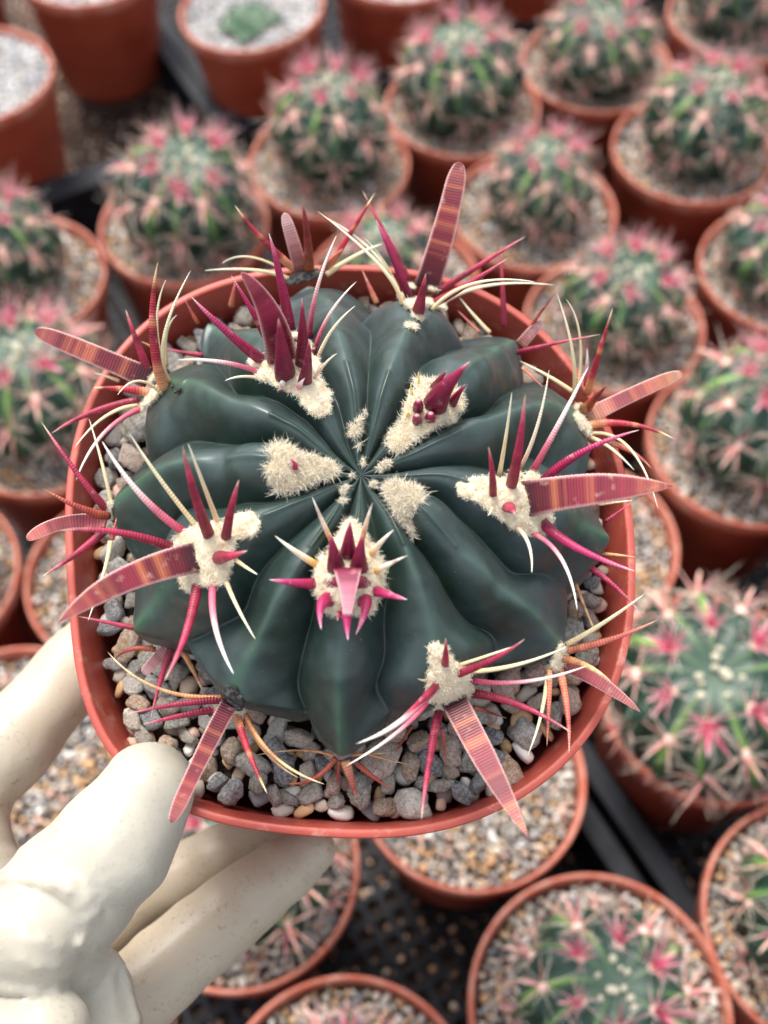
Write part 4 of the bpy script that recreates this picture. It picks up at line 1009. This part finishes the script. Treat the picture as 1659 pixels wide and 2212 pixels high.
POTS = [
 ('p1', -12.6, 52.1, 0, 0), ('p2', -3.6, 57.8, 0, 1), ('p3', 5.4, 63.5, 0, 0), ('p4', 15.0, 68.1, 0, 2), ('p5', 20.4, 58.8, .3, 1), ('p6', 26.2, 73.8, 0, 0), ('p7', 9.6, 53.7, -.3, 1),
 ('p8', 13.6, 43.8, 0, 0), ('p9', 24.6, 48.2, 0, 2), ('p10', .6, 48.0, -.8, 3), ('p11', -22.2, 47.3, .2, 1), ('p12', -19.1, 37.1, -.2, 0), ('p13', -24.1, 27.0, -.5, 2), ('p14', -13.4, 27.6, -1.2, 3),
 ('p15', -17.5, 17.6, 0, 3), ('p16', 19.7, 34.9, .2, 0), ('p17', 10.3, 29.5, -1, 3), ('p18', 15.6, 20.2, .4, 2), ('p19', 25.2, 26.2, 0, 1), ('p20', 4.0, 16.5, -.2, 3), ('p21', 8.7, 6.5, 1.0, 4), ('p22', 18.9, 9.9, .2, 2),
 ('p23', -6.4, 12.5, -.5, 2), ('p24', -1.5, 2.6, 0, 0),
 ('s1', -22.2, 78.2, 1.2, 9), ('s2', -9.6, 73.2, 1.0, 9), ('s3', 1.1, 79.0, .8, 9), ('s4', -27.9, 65.0, 1.4, 9), ('s5', -33.6, 76.0, 1, 9), ('s6', 11.3, 85.0, .5, 9)]
PLAB = {
 'p1': 'below the black tray edge in the upper left', 'p2': 'directly below the green seedling pot',
 'p3': 'at the top centre, left of the tray corner', 'p4': 'at the top, left of the corner cactus',
 'p5': 'with its whole outer wall showing, upper right', 'p6': 'in the top right corner', 'p7': 'right of the tallest upright red spine',
 'p8': 'just above the upper right of the held rim', 'p9': 'cut by the right edge, upper third', 'p10': 'mostly hidden behind the top held spines',
 'p11': 'cut by the left edge, upper of two there', 'p12': 'at the left edge behind the longest left spine', 'p13': 'showing a rim arc above the gloved forefinger',
 'p14': 'mostly hidden behind the left of the held rim', 'p15': 'behind the gloved forefinger at the left edge', 'p16': 'at the right edge, level with the held cactus',
 'p17': 'peeping out behind the right held rim', 'p18': 'right of the lower right held rim', 'p19': 'a sliver on the right edge between two others',
 'p20': 'of tan gravel under the lower held rim', 'p21': 'in full round view, bottom right of centre', 'p22': 'in the lower right corner',
 'p23': 'half covered by the two lower gloved fingers', 'p24': 'cut by the bottom edge, right of the glove',
 's1': 'of white grit with tall bare wall, top left', 's2': 'of white grit holding the green seedling', 's3': 'of white grit right of the seedling pot',
 's4': 'of white grit on the left edge near the top', 's5': 'of white grit in the extreme top left corner', 's6': 'at the top edge, only its wall in view'}
pot0 = None; rngb = np.random.default_rng(77)
for name, x, y, dz, v in POTS:
    r = empty('plant_pot', Matrix.Translation((x * S, y * S, dz * S)) @ Matrix.Rotation(rngb.uniform(0, 6.28), 4, 'Z') @ Matrix.Rotation(rngb.normal(0, .02), 4, 'X'))
    tag(r, 'terracotta pot ' + PLAB[name], 'plant pot', 'terracotta pots standing on the bench behind')
    obj('rim', PMR, r); obj('wall', PMW, r); obj('base', PMB, r); obj('soil', SOILD, r)
    tag(obj('gravel', GG if v == 9 else GT[rngb.integers(2)], r), kind='stuff')
CLAB = {k: 'pink-spined green cactus in the pot ' + v for k, v in PLAB.items()}
CLAB['p21'] = 'star-shaped cactus with two deep crimson tufts, bottom right of centre'
CLAB['p20'] = 'small cactus in the tan gravel pot under the lower held rim'
for name, x, y, dz, v in POTS:
    if v == 9: continue
    big = v == 4
    bm_, spots = BIG if big else PROTO[v]
    s = {'p20': .42, 'p17': .55, 'p24': .8, 'p23': .95, 'p15': .5, 'p5': 1.05, 'p18': 1.1, 'p14': .8, 'p10': .9}.get(name, .98 + rngb.uniform(-.12, .08))
    dx, dy = {'p20': (-.6, 1.5), 'p17': (-1.5, -.5), 'p23': (.6, .2), 'p15': (-.8, 1.5)}.get(name, rngb.normal(0, .15, 2))
    r = empty('cactus', Matrix.Translation(((x + dx) * S, (y + dy) * S, (dz - .7 - .9 * s) * S)) @ Matrix.Rotation(rngb.uniform(0, 6.28), 4, 'Z') @ Matrix.Rotation(rngb.normal(0, .1), 4, 'X') @ Matrix.Rotation(rngb.normal(0, .1), 4, 'Y') @ Matrix.Diagonal((s, s, s * rngb.uniform(.92, 1.06), 1)))
    tag(r, CLAB[name], 'cactus', 'small cacti in the pots behind')
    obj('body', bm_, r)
    obj('crown_wool', CROWN, r, Matrix.Translation((0, 0, (5.6 if big else [6.6, 7.0, 6.0, 5.4][v]) * S - .0028)))
    for j, (P, n, ph) in enumerate(spots):
        if P[2] < 1.2 or (not big and ph > 1.9 and j % 2): continue
        z_ = Vector(n); up_ = Vector((0, 0, 1)); 
        xx_ = up_.cross(z_); xx_ = xx_.normalized() if xx_.length > .01 else Vector((1, 0, 0)); yy_ = z_.cross(xx_)
        q = Matrix((xx_, yy_, z_)).transposed().to_4x4()
        M = Matrix.Translation(Vector((P * S).tolist())) @ q @ Matrix.Rotation(rngb.normal(0, .12), 4, 'Z')
        young = ph < .7
        ar = obj('areole', PADY if young else PADS[j % 3], r, M)
        k = rngb.uniform(.82, 1.12) if young else rngb.uniform(.75, 1.05)
        cl = obj('spine_cluster', CLY[j % 2] if young else CLU[rngb.integers(4)], ar, Matrix.Rotation(rngb.normal(0, .2), 4, 'Z') @ Matrix.Diagonal((k, k, k, 1)))
        tag(cl, kind='stuff')
# green seedling
sv = []; sf = []; 
_p = ray(538, 30); _p = CAM + _p * ((1.6 - CAMH) / _p[2]); sr = empty('seedling', Matrix.Translation((_p[0] * S, _p[1] * S, .2 * S)))
tag(sr, 'plain green broad-leaved seedling standing in the white grit pot at the top', 'seedling')
for k in range(6):
    a = k * 1.05 + .3; L_ = 2.3 if k < 5 else 1.4; n, m = 9, 7; V = []
    for i in range(n):
        u = i / (n - 1); wdt = 1.05 * math.sin(math.pi * min(1, u * .92 + .05)) ** .7
        for j in range(m):
            q = (j / (m - 1) - .5) * 2; xx = u * L_; yy = q * wdt * .8; zz = .5 + .5 * math.sin(u * 1.8) - .25 * u * u - .15 * (1 - q * q)
            V.append((xx * math.cos(a) - yy * math.sin(a), xx * math.sin(a) + yy * math.cos(a), zz))
    ix = np.arange(n * m).reshape(n, m); F = np.stack([ix[:-1, :-1], ix[:-1, 1:], ix[1:, 1:], ix[1:, :-1]], -1).reshape(-1, 4)
    lf = obj('leaf', mesh('leaf', V, F, M_LEAF), sr); md = lf.modifiers.new('thick', 'SOLIDIFY'); md.thickness = .0006
V, F = lathe([(-.9, 0, -.9), (.10, 0, -.9), (.08, 0, .6), (0.001, 0, .62)], None, np.full(10, .0)); V[:10] = V[10:20]
obj('stem', mesh('stem', V, F, M_LEAF), sr)

# ------------------------------------------------------------------ trays and ground
def box(V, F, c, ux, uy, uz):
    b = len(V); c = np.array(c, float)
    for sx in (-1, 1):
        for sy in (-1, 1):
            for sz in (-1, 1): V.append(c + sx * ux + sy * uy + sz * uz)
    F += [(b, b + 1, b + 3, b + 2), (b + 4, b + 6, b + 7, b + 5), (b, b + 4, b + 5, b + 1), (b + 2, b + 3, b + 7, b + 6), (b, b + 2, b + 6, b + 4), (b + 1, b + 5, b + 7, b + 3)]
E1 = nrm([.87, .49, 0]) ; E2 = nrm([-.49, .87, 0])      # tray axes on the bench
UZ = np.array([0, 0, 1.])
FL = -9.75
def tray(corner, w_, d_, label, edges='wesn', mesh_floor=True):
    """corner: low-E1, low-E2 corner in cm; w_ along E1, d_ along E2"""
    r = empty('nursery_tray', Matrix.Translation((corner[0] * S, corner[1] * S, (FL - .35) * S)))
    tag(r, label, 'tray', 'black plastic trays under the pots')
    H_ = 4.6
    for ch in edges:
        V, F = [], []
        if ch in 'we':
            x = .2 if ch == 'w' else w_ - .2
            box(V, F, E1 * x + E2 * d_ / 2 + UZ * H_ / 2, E1 * .13, E2 * (d_ / 2 - .01), UZ * H_ / 2)
            box(V, F, E1 * x + E2 * d_ / 2 + UZ * (H_ + .131), E1 * .55, E2 * (d_ / 2), UZ * .13)
            nr_ = int(d_ / 2.5)
            for i in range(nr_): box(V, F, E1 * (x + (.2 if ch == 'w' else -.2)) + E2 * ((i + .5) * d_ / nr_) + UZ * (H_ / 2 - .1), E1 * .07, E2 * .18, UZ * (H_ / 2 - .15))
        else:
            y = .2 if ch == 's' else d_ - .2
            box(V, F, E2 * y + E1 * w_ / 2 + UZ * H_ / 2, E1 * (w_ / 2 - .5), E2 * .13, UZ * H_ / 2)
            box(V, F, E2 * y + E1 * w_ / 2 + UZ * (H_ + .125), E1 * (w_ / 2 - .56), E2 * .55, UZ * .13)
        me = mesh('side_wall', np.array(V), F, M_TRAY, smooth=False)
        o = obj('side_wall', me, r); md = o.modifiers.new('bevel', 'BEVEL'); md.width = .0006; md.segments = 2
    V, F = [], []
    if mesh_floor:
        p_ = 1.0
        for i in range(int(w_ / p_) + 1): box(V, F, E1 * min(w_ - .4, i * p_ + .4) + E2 * d_ / 2 + UZ * .10, E1 * .15, E2 * (d_ / 2 - .42), UZ * .10)
        for i in range(int(d_ / p_) + 1): box(V, F, E2 * min(d_ - .4, i * p_ + .4) + E1 * w_ / 2 + UZ * .08, E1 * (w_ / 2 - .42), E2 * .15, UZ * .09)
        tag(obj('grid_floor', mesh('grid_floor', np.array(V), F, M_TRAY, smooth=False), r), kind='stuff')
def P2(X, Y, z):
    d = ray(X, Y); t = (z - CAMH) / d[2]; return (CAM + d * t)
# rows of trays: corner seen at (500, 265)
cU = P2(505, 262, -5.2); cU[2] = 0
tray(cU, 42, 30, 'black tray with a rounded corner under the seedling pot at the top', 'ws')
cL = cU - E1 * 43.2 + E2 * 0
tray(cL, 42.4, 30, 'black tray of brown grit at the top left under the bare walled pot', 'se', False)
q = P2(1330, 1790, -5.2); q[2] = 0
# trays under the front rows: their shared edge runs through the gap at the lower right
al = (q - cU) @ E1
cM = cU + E1 * (al + .65) - E2 * 100.6
tray(cM, 42, 100, 'black mesh floored tray under the pots along the right', 'wn')
cM2 = cU + E1 * (al - 42.65) - E2 * 100.6
tray(cM2, 42, 100, 'black mesh floored tray under the pots left of the lower right gap', 'en')
V, F = [], []
nG = 60
gx = np.linspace(-1, 1, nG); GX, GY = np.meshgrid(np.sign(gx) * np.abs(gx) ** 2 * 300, 60 + np.sign(gx) * np.abs(gx) ** 2 * 300, indexing='ij')
V = np.stack([GX, GY, np.full(GX.shape, FL - .75)], -1).reshape(-1, 3); ix = np.arange(nG * nG).reshape(nG, nG)
F = np.stack([ix[:-1, :-1], ix[1:, :-1], ix[1:, 1:], ix[:-1, 1:]], -1).reshape(-1, 4)
tag(obj('ground', mesh('ground', V, F, M_SOIL, smooth=False)), 'brown grit ground under the trays', kind='structure')
# brown grit lying in the upper left tray
GB = [(176, 136, 116), (146, 112, 98), (200, 168, 146), (120, 92, 80), (210, 190, 174), (156, 126, 114)]
g = gravel(3200, lambda t: 19, 0, .06, .14, .27, GB, 51, 0, ICO1, .84)
gc = cL + E1 * 33 + E2 * 12
tag(obj('grit', mesh('grit', g[0], g[1], M_STONE2, g[2]), None, Matrix.Translation((gc[0] * S, gc[1] * S, (FL - .45) * S))), 'loose brown grit spread in the upper left tray beside the bare pots', kind='stuff')
# stones showing through the grid
g = gravel(6000, lambda t: 36, 0, .05, .14, .30, [(226, 190, 160), (200, 160, 130), (236, 214, 196), (180, 140, 116)], 52, 0, ICO1, .95)
tag(obj('grit', mesh('grit', g[0], g[1], M_STONE2, g[2]), None, Matrix.Translation((6 * S, 14 * S, (FL - .36) * S))), 'brown grit seen through the holes of the black tray floor', kind='stuff')
